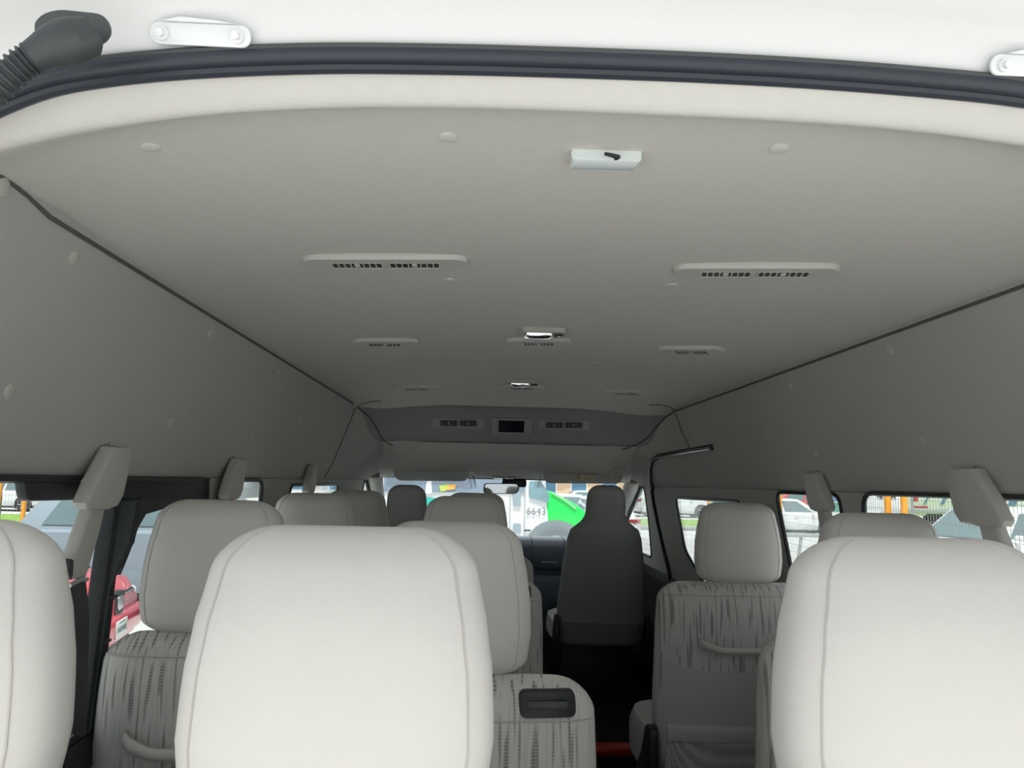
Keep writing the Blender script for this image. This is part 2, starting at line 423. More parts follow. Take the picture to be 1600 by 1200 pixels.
prism(bm, [(-.80, 4.64, Z+.02), (.80, 4.64, Z+.02), (.84, 5.42, Z-.40), (-.84, 5.42, Z-.40)], (0, .003, .005))
ws = thing('window_9', (0, 5.0, Z-.4), kind='structure'); obj('windscreen', bm, CLEAR, ws, smooth=False)
bm = new(); tube(bm, [V((-.80, 4.63, Z+.022)), V((0, 4.66, Z+.026)), V((.80, 4.63, Z+.022))], .012, 8); obj('header_seal', bm, DARK, ws)

# dashboard
dash = thing('dashboard', (0, 5.0, .65), 'dark grey dashboard with a rounded top below the windscreen', 'dashboard')
bm = new()
pr = [(5.45, -.42), (5.2, -.375), (5.0, -.355), (4.90, -.358), (4.83, -.375), (4.79, -.41), (4.775, -.46), (4.78, -.51), (4.80, -.545), (4.84, -.56), (4.84, -.58), (4.77, -.585), (4.755, -.62), (4.78, -.75), (4.85, -1.0), (5.0, -1.2), (5.45, -1.2)]
loft(bm, [[V((x, y+abs(x)**3*.05, Z+z)) for y, z in pr] for x in [-.84+k*.12 for k in range(15)]]); obj('dash_body', bm, DASHM, dash)
for x in (.19, .40):
    bm = new(); tube(bm, [V((x, y+abs(x)**3*.05-.001, Z+z+.001)) for y, z in pr[2:8]], .0025, 5); obj('panel_joint', bm, GROOVE, dash)
bm = new(); tube(bm, [V((.07+.035*math.cos(a*.3927), 4.765-.006, Z-.435+.045*math.sin(a*.3927))) for a in range(16)], .006, 6, closed=True); obj('air_outlet_ring', bm, CHROME, dash)
bm = new(); box(bm, (.30, 4.772, Z-.50), (.10, .012, .008), bev=.002); obj('glovebox_handle', bm, STEEL, dash)
stw = thing('steering_wheel', (-.50, 4.62, Z-.42), 'black steering wheel in front of the left front seat', 'steering wheel')
bm = new(); q = Matrix.Rotation(math.radians(35), 3, 'X')
tube(bm, [V((-.50, 4.62, Z-.42))+q @ V((.185*math.cos(a*math.pi/16), 0, .185*math.sin(a*math.pi/16))) for a in range(32)], .015, 8, closed=True); obj('rim', bm, CHARC, stw)
bm = new(); box(bm, (-.50, 4.64, Z-.43), (.14, .05, .11), q, bev=.02)
for dx in (-1, 1): cyl(bm, (-.50, 4.64, Z-.43), V((-.50, 4.62, Z-.42))+q @ V((dx*.18, 0, 0)), .014, 8)
cyl(bm, (-.50, 4.65, Z-.44), (-.50, 4.74, Z-.48), .03, 10); obj('hub', bm, CHARC, stw)

# ------------------------------------------------------------------ rear opening
SEALP = [(-.90, -.2), (-.86, .05), (-.80, .20), (-.73, .285), (-.66, .330), (-.594, .366), (-.535, .383), (-.445, .397), (-.323, .408), (-.198, .413), (-.071, .4155), (.057, .4165), (.188, .415), (.32, .410), (.387, .405), (.46, .397), (.54, .383), (.60, .366), (.66, .332), (.73, .285), (.80, .20), (.86, .05), (.90, -.2)]
def sealpath(off, y):
    pts = []; n = len(SEALP)
    for i, (x, z) in enumerate(SEALP):
        a = SEALP[max(0, i-1)]; b = SEALP[min(n-1, i+1)]
        t = V((b[0]-a[0], b[1]-a[1])).normalized(); nn = V((-t.y, t.x))
        pts.append(V((x+nn.x*off, y, Z+z+nn.y*off)))
    out = []
    for i in range(n-1):
        p0, p1, p2, p3 = pts[max(0, i-1)], pts[i], pts[i+1], pts[min(n-1, i+2)]
        for k in range(5):
            t = k/5; out.append(.5*((2*p1)+(p2-p0)*t+(2*p0-5*p1+4*p2-p3)*t*t+(3*p1-p0-3*p2+p3)*t**3))
    out.append(pts[-1]); return out
seal = thing('door_seal', (0, .68, Z+.41), 'dark blue-grey rubber seal arching over the rear opening', 'rubber seal')
bm = new(); tube(bm, sealpath(.000, .676), .0095, 10); obj('sealing_bulb', bm, RUBBER, seal)
bm = new(); tube(bm, sealpath(-.0085, .684), .0065, 8); obj('inner_lip', bm, RUBBER, seal)
bm = new(); tube(bm, sealpath(.005, .669), .0030, 6); obj('outer_lip', bm, CHARC, seal)
# painted rear flange of the roof
bm = new()
levels = [(.004, .690), (.0095, .672), (.016, .668), (.024, .664), (.034, .658), (.046, .640), (.060, .615), (.080, .60), (.11, .60), (.112, .66)]
loft(bm, [sealpath(o, y) for o, y in levels], closed=False)
flange = tag(obj('wall_rear', bm, SEALANT), kind='structure')
fl = bvh_of(flange)
def plate(u0, v0, u1, v1, h, nm, m):
    pts = []
    for u, v in ((u0, v1), (u0, v0), (u1, v0), (u1, v1)):
        l, n = hit(fl, u, v)
        if l: pts.append(l)
    return pts
gate = thing('tailgate', (0, .60, Z+.50), 'white open tailgate raised above the rear opening', 'tailgate')
gq = Matrix.Rotation(math.radians(-18), 3, 'X'); gc_ = V((0, .0, Z+.69))
bm = new()
O_ = rrect(1.6, 1.25, .12, 5); I_ = rrect(1.34, .84, .10, 5)
LL = [[bm.verts.new(gc_+gq @ V((x, y, h))) for x, y in q_] for q_, h in ((O_, .018), (I_, .012), (I_, -.012), (O_, -.018))]
for k in range(4):
    a_, b_ = LL[k], LL[(k+1) % 4]
    for i in range(len(a_)): bm.faces.new((a_[i], a_[(i+1) % len(a_)], b_[(i+1) % len(a_)], b_[i]))
obj('gate_panel', bm, PAINT, gate)
bm = new(); box(bm, gc_, (1.36, .86, .005), gq); obj('gate_window', bm, CLEAR, gate, smooth=False)
for x in (-.45, .45):
    bm = new(); box(bm, (x, .585, Z+.505), (.10, .06, .05), bev=.01); obj('hinge_arm', bm, PAINT, gate)
# small painted tabs pressed into the flange
def hinge(pix_c, w, label):
    l, n = hit(fl, *pix_c)
    t = thing('hinge_bracket', l, label, 'hinge', 'tailgate hinge brackets')
    R = V((1, 0, 0)); q = Matrix((R, V((0, -.35, .94)).normalized(), V((0, -.94, -.35)).normalized())).transposed()
    bm = new(); pl = rrect(w, .020, .009, 5)
    prism(bm, [l+q @ V((a, b, .004)) for a, b in pl], q @ V((0, 0, .004)), bev=.0012); obj('plate', bm, PAINT, t)
    bm = new(); prism(bm, [l+q @ V((a, b, .006)) for a, b in ((-w/2+.012, .010), (-w/2+.03, .0145), (w/2-.03, .0125), (w/2-.012, .010))], q @ V((0, 0, .006)), bev=.001); obj('flange_edge', bm, PAINT, t)
    for sx in (-1, 1):
        c = l+q @ V((sx*(w/2-.012), -.001, .006))
        bm = new(); cyl(bm, c, c+q @ V((0, 0, .006)), .0062, 16); cyl(bm, c+q @ V((0, 0, .005)), c+q @ V((0, 0, .011)), .0036, 12); obj('bolt', bm, PAINT, t)
hinge((318, 57), .094, 'white painted hinge bracket with two bolts above the left of the seal')
hinge((1612, 106), .094, 'white painted hinge bracket with bolt at the top right corner')
# wiring grommet and corrugated hose
c = P(110, 58, 'y', .61)
gr = thing('wiring_grommet', c, 'dark grey rubber grommet with ribbed hose at the top left corner', 'rubber boot')
def pp(u, v, y=.61): return P(u, v, 'y', y)
bm = new(); tube(bm, [pp(48, 92, .60), pp(62, 83, .60), pp(82, 73, .60), pp(102, 66, .60), pp(122, 62, .60), pp(138, 58, .605), pp(149, 56, .61)], [.0125, .0135, .0165, .0185, .0185, .0165, .009], 20); obj('boot', bm, CHARC, gr)
q0 = pp(116, 48, .61); Fq = Matrix.Rotation(math.radians(62), 3, 'X')
bm = new(); loft(bm, [[q0+Matrix.Rotation(.06, 3, 'Y') @ (Fq @ V((a*s_, b*s_, h_))) for a, b in rrect(.060, .040, .018, 6)] for s_, h_ in ((.96, -.004), (1, -.001), (1, .004), (.95, .007))]); obj('flange', bm, CHARC, gr)
bm = new(); a, b, c3 = pp(52, 90, .60), pp(18, 108, .60), pp(-60, 190, .60)
cen = []; rad = []
for k in range(170):
    t = k/169; p = a*(1-t)**2+b*2*t*(1-t)+c3*t*t; cen.append(p); rad.append(.0122+.0015*math.sin(k*.40))
tube(bm, cen, rad, 16); obj('ribbed_hose', bm, CHARC, gr, angle=85)

# ------------------------------------------------------------------ ceiling fittings
def vent(u0, u1, v, label, group, grilles=2, deep=.062, nslat=8, small=False):
    a, _ = hit(ct, u0, v); b, _ = hit(ct, u1, v); c = (a+b)/2; c2, n = hit(ct, (u0+u1)/2, v); w = (b-a).length
    t = thing('ceiling_vent', c2, label, 'air vent', group)
    X = (b-a).normalized(); Zn = n; Y = Zn.cross(X).normalized(); q = Matrix((X, Y, Zn)).transposed()
    if Y.y < 0: pass
    bm = new()
    rings = []
    for s, h in ((1.0, -.004), (1.0, .003), (.985, .008), (.96, .011)):
        rings.append([c2+q @ V((x*(1-(1-s)*.5), y*s*(1 if s > .97 else .95), h)) for x, y in rrect(w, deep, deep*.45, 6)])
    loft(bm, rings); obj('housing', bm, VENTP, t)
    sgn = 1 if (q @ V((0, 1, 0))).y > 0 else -1
    gw = w*(.30 if grilles == 2 else .46); gh = deep*(.50 if grilles == 2 else .62)
    for k in range(grilles):
        gx = (k-.5)*(gw+w*.045) if grilles == 2 else 0
        gc = V((gx, sgn*deep*.10, .0112))
        bm = new(); prism(bm, [c2+q @ (gc+V((x, y, 0))) for x, y in rrect(gw, gh, .003, 3)], q @ V((0, 0, .0006))); g = obj('grille', bm, DARK, t, smooth=False)
        bm = new()
        for s in range(nslat+1):
            x = -gw/2+gw*s/nslat; box(bm, c2+q @ (gc+V((x, 0, .0009))), (.0024, gh, .0014), q)
        box(bm, c2+q @ (gc+V((0, sgn*gh/2, .001))), (gw, .003, .002), q); box(bm, c2+q @ (gc+V((0, -sgn*gh/2, .0008))), (gw, .0015, .001), q)
        box(bm, c2+q @ (gc+V((0, 0, .0015))), (.010, gh*.6, .003), q, bev=.001)
        tag(obj('slats', bm, VENTP, g), kind='stuff')
vent(472, 734, 404, 'long pale air vent with twin grilles at left, nearest the rear', 'roof air vents')
vent(1048, 1310, 418, 'long pale air vent with twin grilles at right, nearest the rear', 'roof air vents')
vent(548, 655, 532, 'small air vent left of the centre roof lamp, second row', 'roof air vents', 1, .075)
vent(790, 893, 531, 'small air vent directly in front of the nearer chrome lamp', 'roof air vents', 1, .075)
vent(1027, 1133, 544, 'small air vent on the right of the roof, second row', 'roof air vents', 1, .075)
vent(614, 688, 604, 'farthest small air vent on the left of the flat roof', 'roof air vents', 1, .085)
vent(780, 851, 603, 'farthest central air vent, under the farther chrome lamp', 'roof air vents', 1, .085)
vent(942, 1013, 611, 'farthest small air vent on the right of the flat roof', 'roof air vents', 1, .085)
# rear white dome lamp
l, n = hit(ct, 948, 247)
dl = thing('dome_lamp', l, 'white rectangular dome lamp with black switch near the tailgate', 'lamp')
bm = new(); corners = [P(893, 236, 'z', l.z-.002), P(1003, 240, 'z', l.z-.002), P(990, 257, 'z', l.z-.002), P(890, 254, 'z', l.z-.002)]
cc = sum(corners, V())/4
def shrink(s, dz): return [cc+(p-cc)*s+V((0, 0, dz)) for p in corners]
loft(bm, [shrink(1.0, .006), shrink(1.0, -.006), shrink(.97, -.010), shrink(.90, -.011)]); bmesh.ops.bevel(bm, geom=[e for e in bm.edges], offset=.0012, segments=2, affect='EDGES'); obj('lens', bm, LENS, dl)
bm = new(); s0 = P(957, 240, 'z', l.z-.011)
tube(bm, [s0+V((-.010, .001, 0)), s0+V((0, -.001, -.003)), s0+V((.008, .003, -.003)), s0+V((.006, .010, -.002))], [.0022, .0028, .0032, .0025], 8); obj('switch', bm, DARK, dl)
def chrome_lamp(u, v, w, label):
    l, n = hit(ct, u, v)
    t = thing('roof_lamp', l, label, 'lamp', 'chrome-framed roof lamps')
    bm = new()
    loft(bm, [[l+V((x*s, y*s, dz)) for x, y in rrect(w, .075, .018, 5)] for s, dz in ((1, .006), (1, -.006), (.96, -.011), (.90, -.012))]); obj('bezel', bm, PLASTIC, t)
    bm = new()
    loft(bm, [[l+V((-w*.09+x*s, -.002+y*s, dz)) for x, y in rrect(w*.66, .052, .010, 5)] for s, dz in ((1, -.010), (1, -.016), (.93, -.021), (.7, -.024))]); obj('chrome_lens', bm, CHROME, t)
    bm = new(); box(bm, l+V((w*.36, 0, -.014)), (w*.16, .035, .006), bev=.002); sw = obj('switch', bm, DARK, t)
    bm = new(); box(bm, l+V((w*.36, 0, -.018)), (w*.09, .018, .004), bev=.0015); obj('rocker', bm, STEEL, sw)
chrome_lamp(848, 516, .125, 'nearer chrome-lensed roof lamp on the centre of the ceiling')
chrome_lamp(817, 596, .135, 'farther chrome-lensed roof lamp on the centre of the ceiling')

# bulkhead fittings: two twin vents, screen, three slots
def on_bulk(u, v): return hit(bt, u, v)
def frame_on(u0, v0, u1, v1, nm, m, parent, h=.004, r=.004, tree=bt, inset=0):
    c, n = hit(tree, (u0+u1)/2, (v0+v1)/2); d = (c-CAM).dot(_f)
    w = (u1-u0)*d/F; X = V((1, 0, 0)); Y = n.cross(X).normalized(); Y = -Y if Y.z < 0 else Y
    cosn = abs(n.dot((c-CAM).normalized())); hh = (v1-v0)*d/F/max(.5, cosn)
    bm = new(); prism(bm, [c+n*inset+X*a+Y*b for a, b in rrect(w, hh, min(r, hh*.4), 4)], n*h, bev=min(.001, h*.3))
    return obj(nm, bm, m, parent), c, n, X, Y, w, hh
for (u0, u1, v0, lab) in ((675, 757, 654, 'twin-grille air vent on the bulkhead left of the screen'), (840, 921, 657, 'twin-grille air vent on the bulkhead right of the screen')):
    c, n = on_bulk((u0+u1)/2, v0+7)
    t = thing('bulkhead_vent', c, lab, 'air vent', 'bulkhead air vents')
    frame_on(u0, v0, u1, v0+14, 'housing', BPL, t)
    for k in (0, 1):
        ua = u0+12+k*30
        g, c, n, X, Y, w, hh = frame_on(ua+1, v0+2, ua+28, v0+11, 'grille', DARK, t, h=.001, inset=.0043)
        bm = new(); q = Matrix((X, Y, n)).transposed()
        for s in range(7): box(bm, c+n*.006+X*(-w/2+w*(s+.5)/7), (.0028, hh, .002), q)
        box(bm, c+n*.006, (.008, hh*.5, .003), q)
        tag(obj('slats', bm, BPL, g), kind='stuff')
c, n = on_bulk(799, 665)
t = thing('roof_monitor', c, 'small dark screen in a pale frame on the bulkhead', 'screen')
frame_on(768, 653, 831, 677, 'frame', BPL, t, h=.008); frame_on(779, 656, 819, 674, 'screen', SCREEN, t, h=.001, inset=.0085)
for k, (u0, u1, v) in enumerate(((659, 743, 689), (752, 836, 691), (845, 929, 693))):
    bm = new(); pts = []
    for j in range(7):
        l, nn = hit(bt, u0+(u1-u0)*j/6, v+2*j/6)
        l2, nn2 = hit(ft, u0+(u1-u0)*j/6, v+2*j/6)
        c = l if l is not None else l2
        if c is not None: pts.append(c+V((0, -.001, 0)))
    tube(bm, pts, [.0012]+[.0035]*(len(pts)-2)+[.0012], 6); obj('slot', bm, GROOVE, bulkhead)

# sun visors, console, mirror, grab handle
def visor(u0, v0, u1, v1, label, side):
    y = 4.42
    a = P(u0, v0, 'y', y); b = P(u1, v0+(2 if side < 0 else 3), 'y', y); c = P(u1-6, v1+1, 'y', y-.03); d = P(u0+8, v1, 'y', y-.03)
    t = thing('sun_visor', (a+b)/2, label, 'sun visor', 'sun visors')
    mid = (a+b+c+d)/4; bm = new()
    outl = [(a.x, a.z), (b.x, b.z), (c.x, c.z), (d.x, d.z)]
    rp = rounded(outl, .035, 5)
    prism(bm, [V((x, y-.03+(zz-mid.z)*.25, zz)) for x, zz in rp], (0, .02, 0), bev=.006); obj('visor_panel', bm, VENTP, t)
    # loose protective film round the visor
    bm = new(); w = abs(b.x-a.x)+.05; h = abs(a.z-d.z)+.05; rnd = random.Random(side+3)
    def fn(s, tt):
        x = mid.x+(s-.5)*w; zz = mid.z+(tt-.5)*h-.012*math.sin(s*9)*(1-tt)
        return V((x, y-.036-.006*rnd.random()-.004*math.sin(s*23+tt*7), zz-.012*rnd.random()*(1-tt)))
    grid(bm, fn, 26, 5); obj('plastic_film', bm, FILM, t, smooth=False)
    bm = new(); ex = a.x if side > 0 else b.x
    for k in range(6):
        x = ex+rnd.uniform(-.02, .02); tube(bm, [V((ex+.01*side, y-.045, a.z-.02)), V((x-.01*side, y-.05, mid.z)), V((x-.025*side, y-.045, d.z-.02-rnd.random()*.02))], [.001, .004, .0015], 5)
    obj('film_gather', bm, FILM, t)
    return t, a, b, c, d, y
visor(612, 734, 735, 751, 'sun visor wrapped in plastic film at the left of the windscreen', -1)
t, a, b, c, d, y = visor(845, 738, 975, 755, 'sun visor with a sticker at the right of the windscreen', 1)
lc = P(915, 746, 'y', y-.050)
bm = new(); box(bm, lc, (.115, .002, .030)); s = obj('sticker', bm, mat('sticker_cream', (.72, .66, .50), .6), t)
bm = new(); tube(bm, [lc+V((-.042+.010*math.cos(a_*.785), -.003, .010*math.sin(a_*.785))) for a_ in range(8)], .0022, 4, closed=True); obj('warning_mark', bm, RED, s)
bm = new()
for k in range(4): box(bm, lc+V((.018, -.002, .009-k*.006)), (.065, .001, .0016))
obj('printed_lines', bm, mat('print_brown', (.35, .2, .1), .7), s, smooth=False)
c = P(787, 744, 'y', 4.50)
t = thing('overhead_lamp', c, 'small clear map lamp above the rear-view mirror', 'lamp')
frame_on(768, 741, 806, 748, 'bezel', PLASTIC, t, tree=ft, h=.008); frame_on(772, 742.5, 802, 747, 'lens', CHROME, t, tree=ft, h=.004, inset=.009)
c = P(783, 763.5, 'y', 4.5)
t = thing('rear_view_mirror', c, 'rear-view mirror hanging at the centre of the windscreen', 'mirror')
bm = new(); rot = Matrix.Rotation(-.03, 3, 'Y')
prism(bm, [c+rot @ V((a, 0, b)) for a, b in rounded([(-.105, .034), (.108, .030), (.11, -.012), (.09, -.032), (-.09, -.032), (-.108, -.018)], .02, 4)], (0, .02, 0), bev=.006); obj('mirror_shell', bm, DARK, t)
bm = new()
prism(bm, [c+V((0, -.002, 0))+rot @ V((a*.93, 0, b*.86)) for a, b in rounded([(-.105, .034), (.108, .030), (.11, -.012), (.09, -.032), (-.09, -.032), (-.108, -.018)], .02, 4)], (0, .001, 0)); obj('mirror_glass', bm, mat('mirror_silver', (.75, .8, .8), .03, metal=1), t, smooth=False)
bm = new(); cyl(bm, c+V((.01, .02, 0)), c+V((.02, .07, .06)), .010, 8); obj('stem', bm, DARK, t)
c = P(804, 755, 'y', 4.66)
bm = new(); box(bm, c, (.15, .05, .05), bev=.014); tag(obj('camera_housing', bm, DARK), 'black sensor housing on the windscreen behind the mirror', 'sensor')
t = thing('grab_handle', P(965, 741, 'y', 4.3), 'pale grab handle above the right front door', 'grab handle')
bm = new(); tube(bm, [P(954, 748, 'y', 4.28), P(956, 741, 'y', 4.26), P(972, 734, 'y', 4.2), P(977, 733, 'y', 4.22)], [.010, .016, .014, .010], 10); obj('grip', bm, PLASTIC, t)
bm = new(); box(bm, P(958, 727, 'y', 4.25), (.05, .03, .035), Matrix.Rotation(.6, 3, 'Y'), bev=.008); obj('mount', bm, PLASTIC, t)

# ------------------------------------------------------------------ seat-belt pillar covers
BX = -.815
def belt_cover(label):
    t = thing('belt_cover', (BX, 1.4, Z-.3), label, 'pillar cover', 'seat-belt pillar covers')
    up = [(180, 698), (208, 700), (205, 718), (193, 773), (184, 791), (172, 797), (141, 796), (138, 786), (150, 757), (164, 730)]
    A = [P(u, v, 'x', BX) for u, v in up]; bm = new()
    prism(bm, A, (-.030, 0, 0), bev=.007, seg=3); obj('cover', bm, PLASTIC, t)
    # flared skirt behind it that meets the wall
    B = [P(u, v, 'x', -.842) for u, v in [(172, 692), (205, 698), (205, 718), (193, 773), (184, 790), (172, 794), (131, 794), (127, 786), (126, 752), (140, 733)]]
    bm = new(); A2 = [p+V((-.028, 0, 0)) for p in A]; c2 = sum(A2, V())/len(A2); A2 = [c2+(p-c2)*.96 for p in A2]
    C2 = [(p*.5+r*.5)+V((.008, 0, 0)) for p, r in zip(A2, B)]
    loft(bm, [A2, C2, B]); obj('skirt', bm, PLASTIC, t)
    bm = new(); prism(bm, [P(u, v, 'x', BX-.008) for u, v in ((146, 790), (167, 790), (158, 830), (143, 880), (136, 903), (118, 906), (114, 898), (116, 875), (130, 835))], (-.025, 0, 0), bev=.007, seg=3); obj('lower_cover', bm, PLASTIC, t)
    bm = new(); prism(bm, [P(u, v, 'x', BX-.008) for u, v in ((106, 893), (111, 873), (115, 876), (114, 898), (112, 906))], (-.02, 0, 0)); obj('belt_slot', bm, DARK, t, smooth=False)
    bm = new(); tube(bm, [P(108, 915, 'x', BX-.01), P(125, 906, 'x', BX-.01), P(136, 905, 'x', BX-.01)], .004, 6); obj('bracket', bm, STEEL, t)
    bm = new(); prism(bm, [P(u, v, 'x', BX-.02) for u, v in ((110, 918), (134, 905), (140, 960), (135, 1150), (118, 1150))], (-.003, 0, 0)); obj('belt', bm, DARK, t, smooth=False)
    return t
bc = belt_cover('pale seat-belt pillar cover nearest on the left wall')
for dy, lab in ((.70, 'second seat-belt pillar cover along the left wall'), (1.62, 'farthest seat-belt cover on the left wall')):
    o = copy_tree(bc); o.location.y += dy; o['label'] = lab
for dy, lab in ((.06, 'pale seat-belt pillar cover nearest on the right wall'), (.76, 'farther seat-belt pillar cover on the right wall')):
    o = copy_tree(bc); o.location = (-BX, 1.4+dy, Z-.3); o.scale = (-1, 1, 1); o['label'] = lab

# black sliding-window frame on the left
t = thing('sliding_window_frame', (-.86, 1.6, Z-.4), 'black sliding-window frame with leaning post on the left wall', 'window frame')
bm = new(); prism(bm, [V((-.862, a, Z+b)) for a, b in rounded([(1.185, -.010), (1.46, -.010), (1.46, -.050), (1.20, -.047)], .012)], (-.018, 0, 0), bev=.003); obj('header_block', bm, DARK, t)
bm = new(); prism(bm, [V((-.858, a, Z+b)) for a, b in ((1.46, -.008), (1.97, -.008), (1.97, -.053), (1.46, -.05))], (-.025, 0, 0), bev=.003); obj('top_rail', bm, DARK, t)
bm = new(); prism(bm, [V((-.862, a, Z+b)) for a, b in ((1.55, -.050), (1.97, -.053), (1.97, -.078), (1.70, -.078), (1.62, -.085), (1.59, -.11), (1.56, -.16), (1.53, -.2), (1.525, -.11))], (-.016, 0, 0)); obj('inner_rail', bm, CHARC, t)
bm = new(); prism(bm, [V((-.855, a, Z+b)) for a, b in ((1.47, -.05), (1.585, -.05), (1.565, -.14), (1.525, -.175), (1.50, -.20), (1.49, -.47), (1.435, -.47), (1.45, -.25))], (-.03, 0, 0), bev=.004); obj('post', bm, DARK, t)
bm = new(); prism(bm, [V((-.8535, a, Z+b)) for a, b in ((1.490, -.055), (1.555, -.055), (1.535, -.14), (1.50, -.18), (1.475, -.22), (1.46, -.47), (1.445, -.47), (1.465, -.25))], (-.006, 0, 0), bev=.002); obj('post_face', bm, mat('slate_plastic', (.055, .07, .08), .4), t)
for zz in (-.235, -.315):
    bm = new(); box(bm, (-.853, 1.475+(zz+.315)*.12, Z+zz), (.012, .022, .006), bev=.002); obj('catch', bm, CHARC, t)

# ------------------------------------------------------------------ seats (local: floor origin under the headrest)
def sect(cx, cy, hw, hd, z, lean=0, n=36, e=2.6):
    out = []
    for k in range(n):
        a = 2*math.pi*(k+.5)/n; c, s = math.cos(a), math.sin(a)
        out.append(V((cx+hw*math.copysign(abs(c)**(2/e), c), cy+hd*math.copysign(abs(s)**(2/e), s)+lean, z)))
    return out
def pillow(bm, zs, wf, df, cy=lambda z: 0, cx=0, rt=.045, rb=.04, rw=.05, rd=None, n=40, e=2.8):
    z0, z1 = zs; lv = []
    for k in range(9): a = math.pi/2*k/8; lv.append((z0+rb*(1-math.sin(a)), 1-math.cos(a) if False else None, a, 'b'))
    rings = []
    for k in range(9):
        a = math.pi/2*k/8; z = z0+rb*(1-math.cos(a)); s = 1-math.sin(a)
        hd = df(z); rings.append(sect(cx, cy(z), max(.01, wf(z)-rw*s), max(.004, hd-(rd or hd*.9)*s), z, 0, n, e))
    m = max(6, int((z1-z0-rt-rb)/.02))
    for k in range(1, m):
        z = z0+rb+(z1-z0-rt-rb)*k/m; rings.append(sect(cx, cy(z), wf(z), df(z), z, 0, n, e))
    for k in range(9):
        a = math.pi/2*k/8; z = z1-rt*(1-math.sin(a)); s = 1-math.cos(a)
        hd = df(z); rings.append(sect(cx, cy(z), max(.01, wf(z)-rw*s), max(.004, hd-(rd or hd*.9)*s), z, 0, n, e))
    loft(bm, rings); return rings
HW = [(.895, .122), (.93, .134), (.97, .139), (1.02, .137), (1.07, .130), (1.11, .121), (1.15, .112)]
HD = [(.895, .045), (.95, .060), (1.05, .058), (1.15, .040)]
def headrest(t, cx=0, cy=0, dz=0, tilt=0):
    bm = new(); rings = pillow(bm, (.897+dz, 1.152+dz), lambda z: lerp(HW, z-dz), lambda z: lerp(HD, z-dz), lambda z: cy+(z-1.0)*tilt, cx, rt=.038, rb=.03, rw=.05, n=48)
    h = obj('headrest', bm, LEATHER, t, local=True, angle=60)
    # stitched seam down each side, from the crown to the underside
    for sg in (-1, 1):
        idx = []
        for r in rings:
            k = max(range(len(r)), key=lambda i: (sg*(r[i].x-cx)/(max(abs(q.x-cx) for q in r))*.72-(r[i].y-cy)/.06*.42)); idx.append(r[k])
        # build the seam on a smooth fixed angle of each section
        pts = []
        for r in rings[3:-2]:
            hw = max(q.x-cx for q in r); ys_ = [q.y for q in r]; cyy = (max(ys_)+min(ys_))/2; hd = (max(ys_)-min(ys_))/2
            fx = .84; yy = -(1-fx**2.8)**(1/2.8); pts.append(V((cx+sg*fx*hw, cyy+yy*hd-.0006, r[0].z)))
        bm = new(); tube(bm, pts, .0009, 5); obj('stitching', bm, SEAM, h, local=True)
    return h
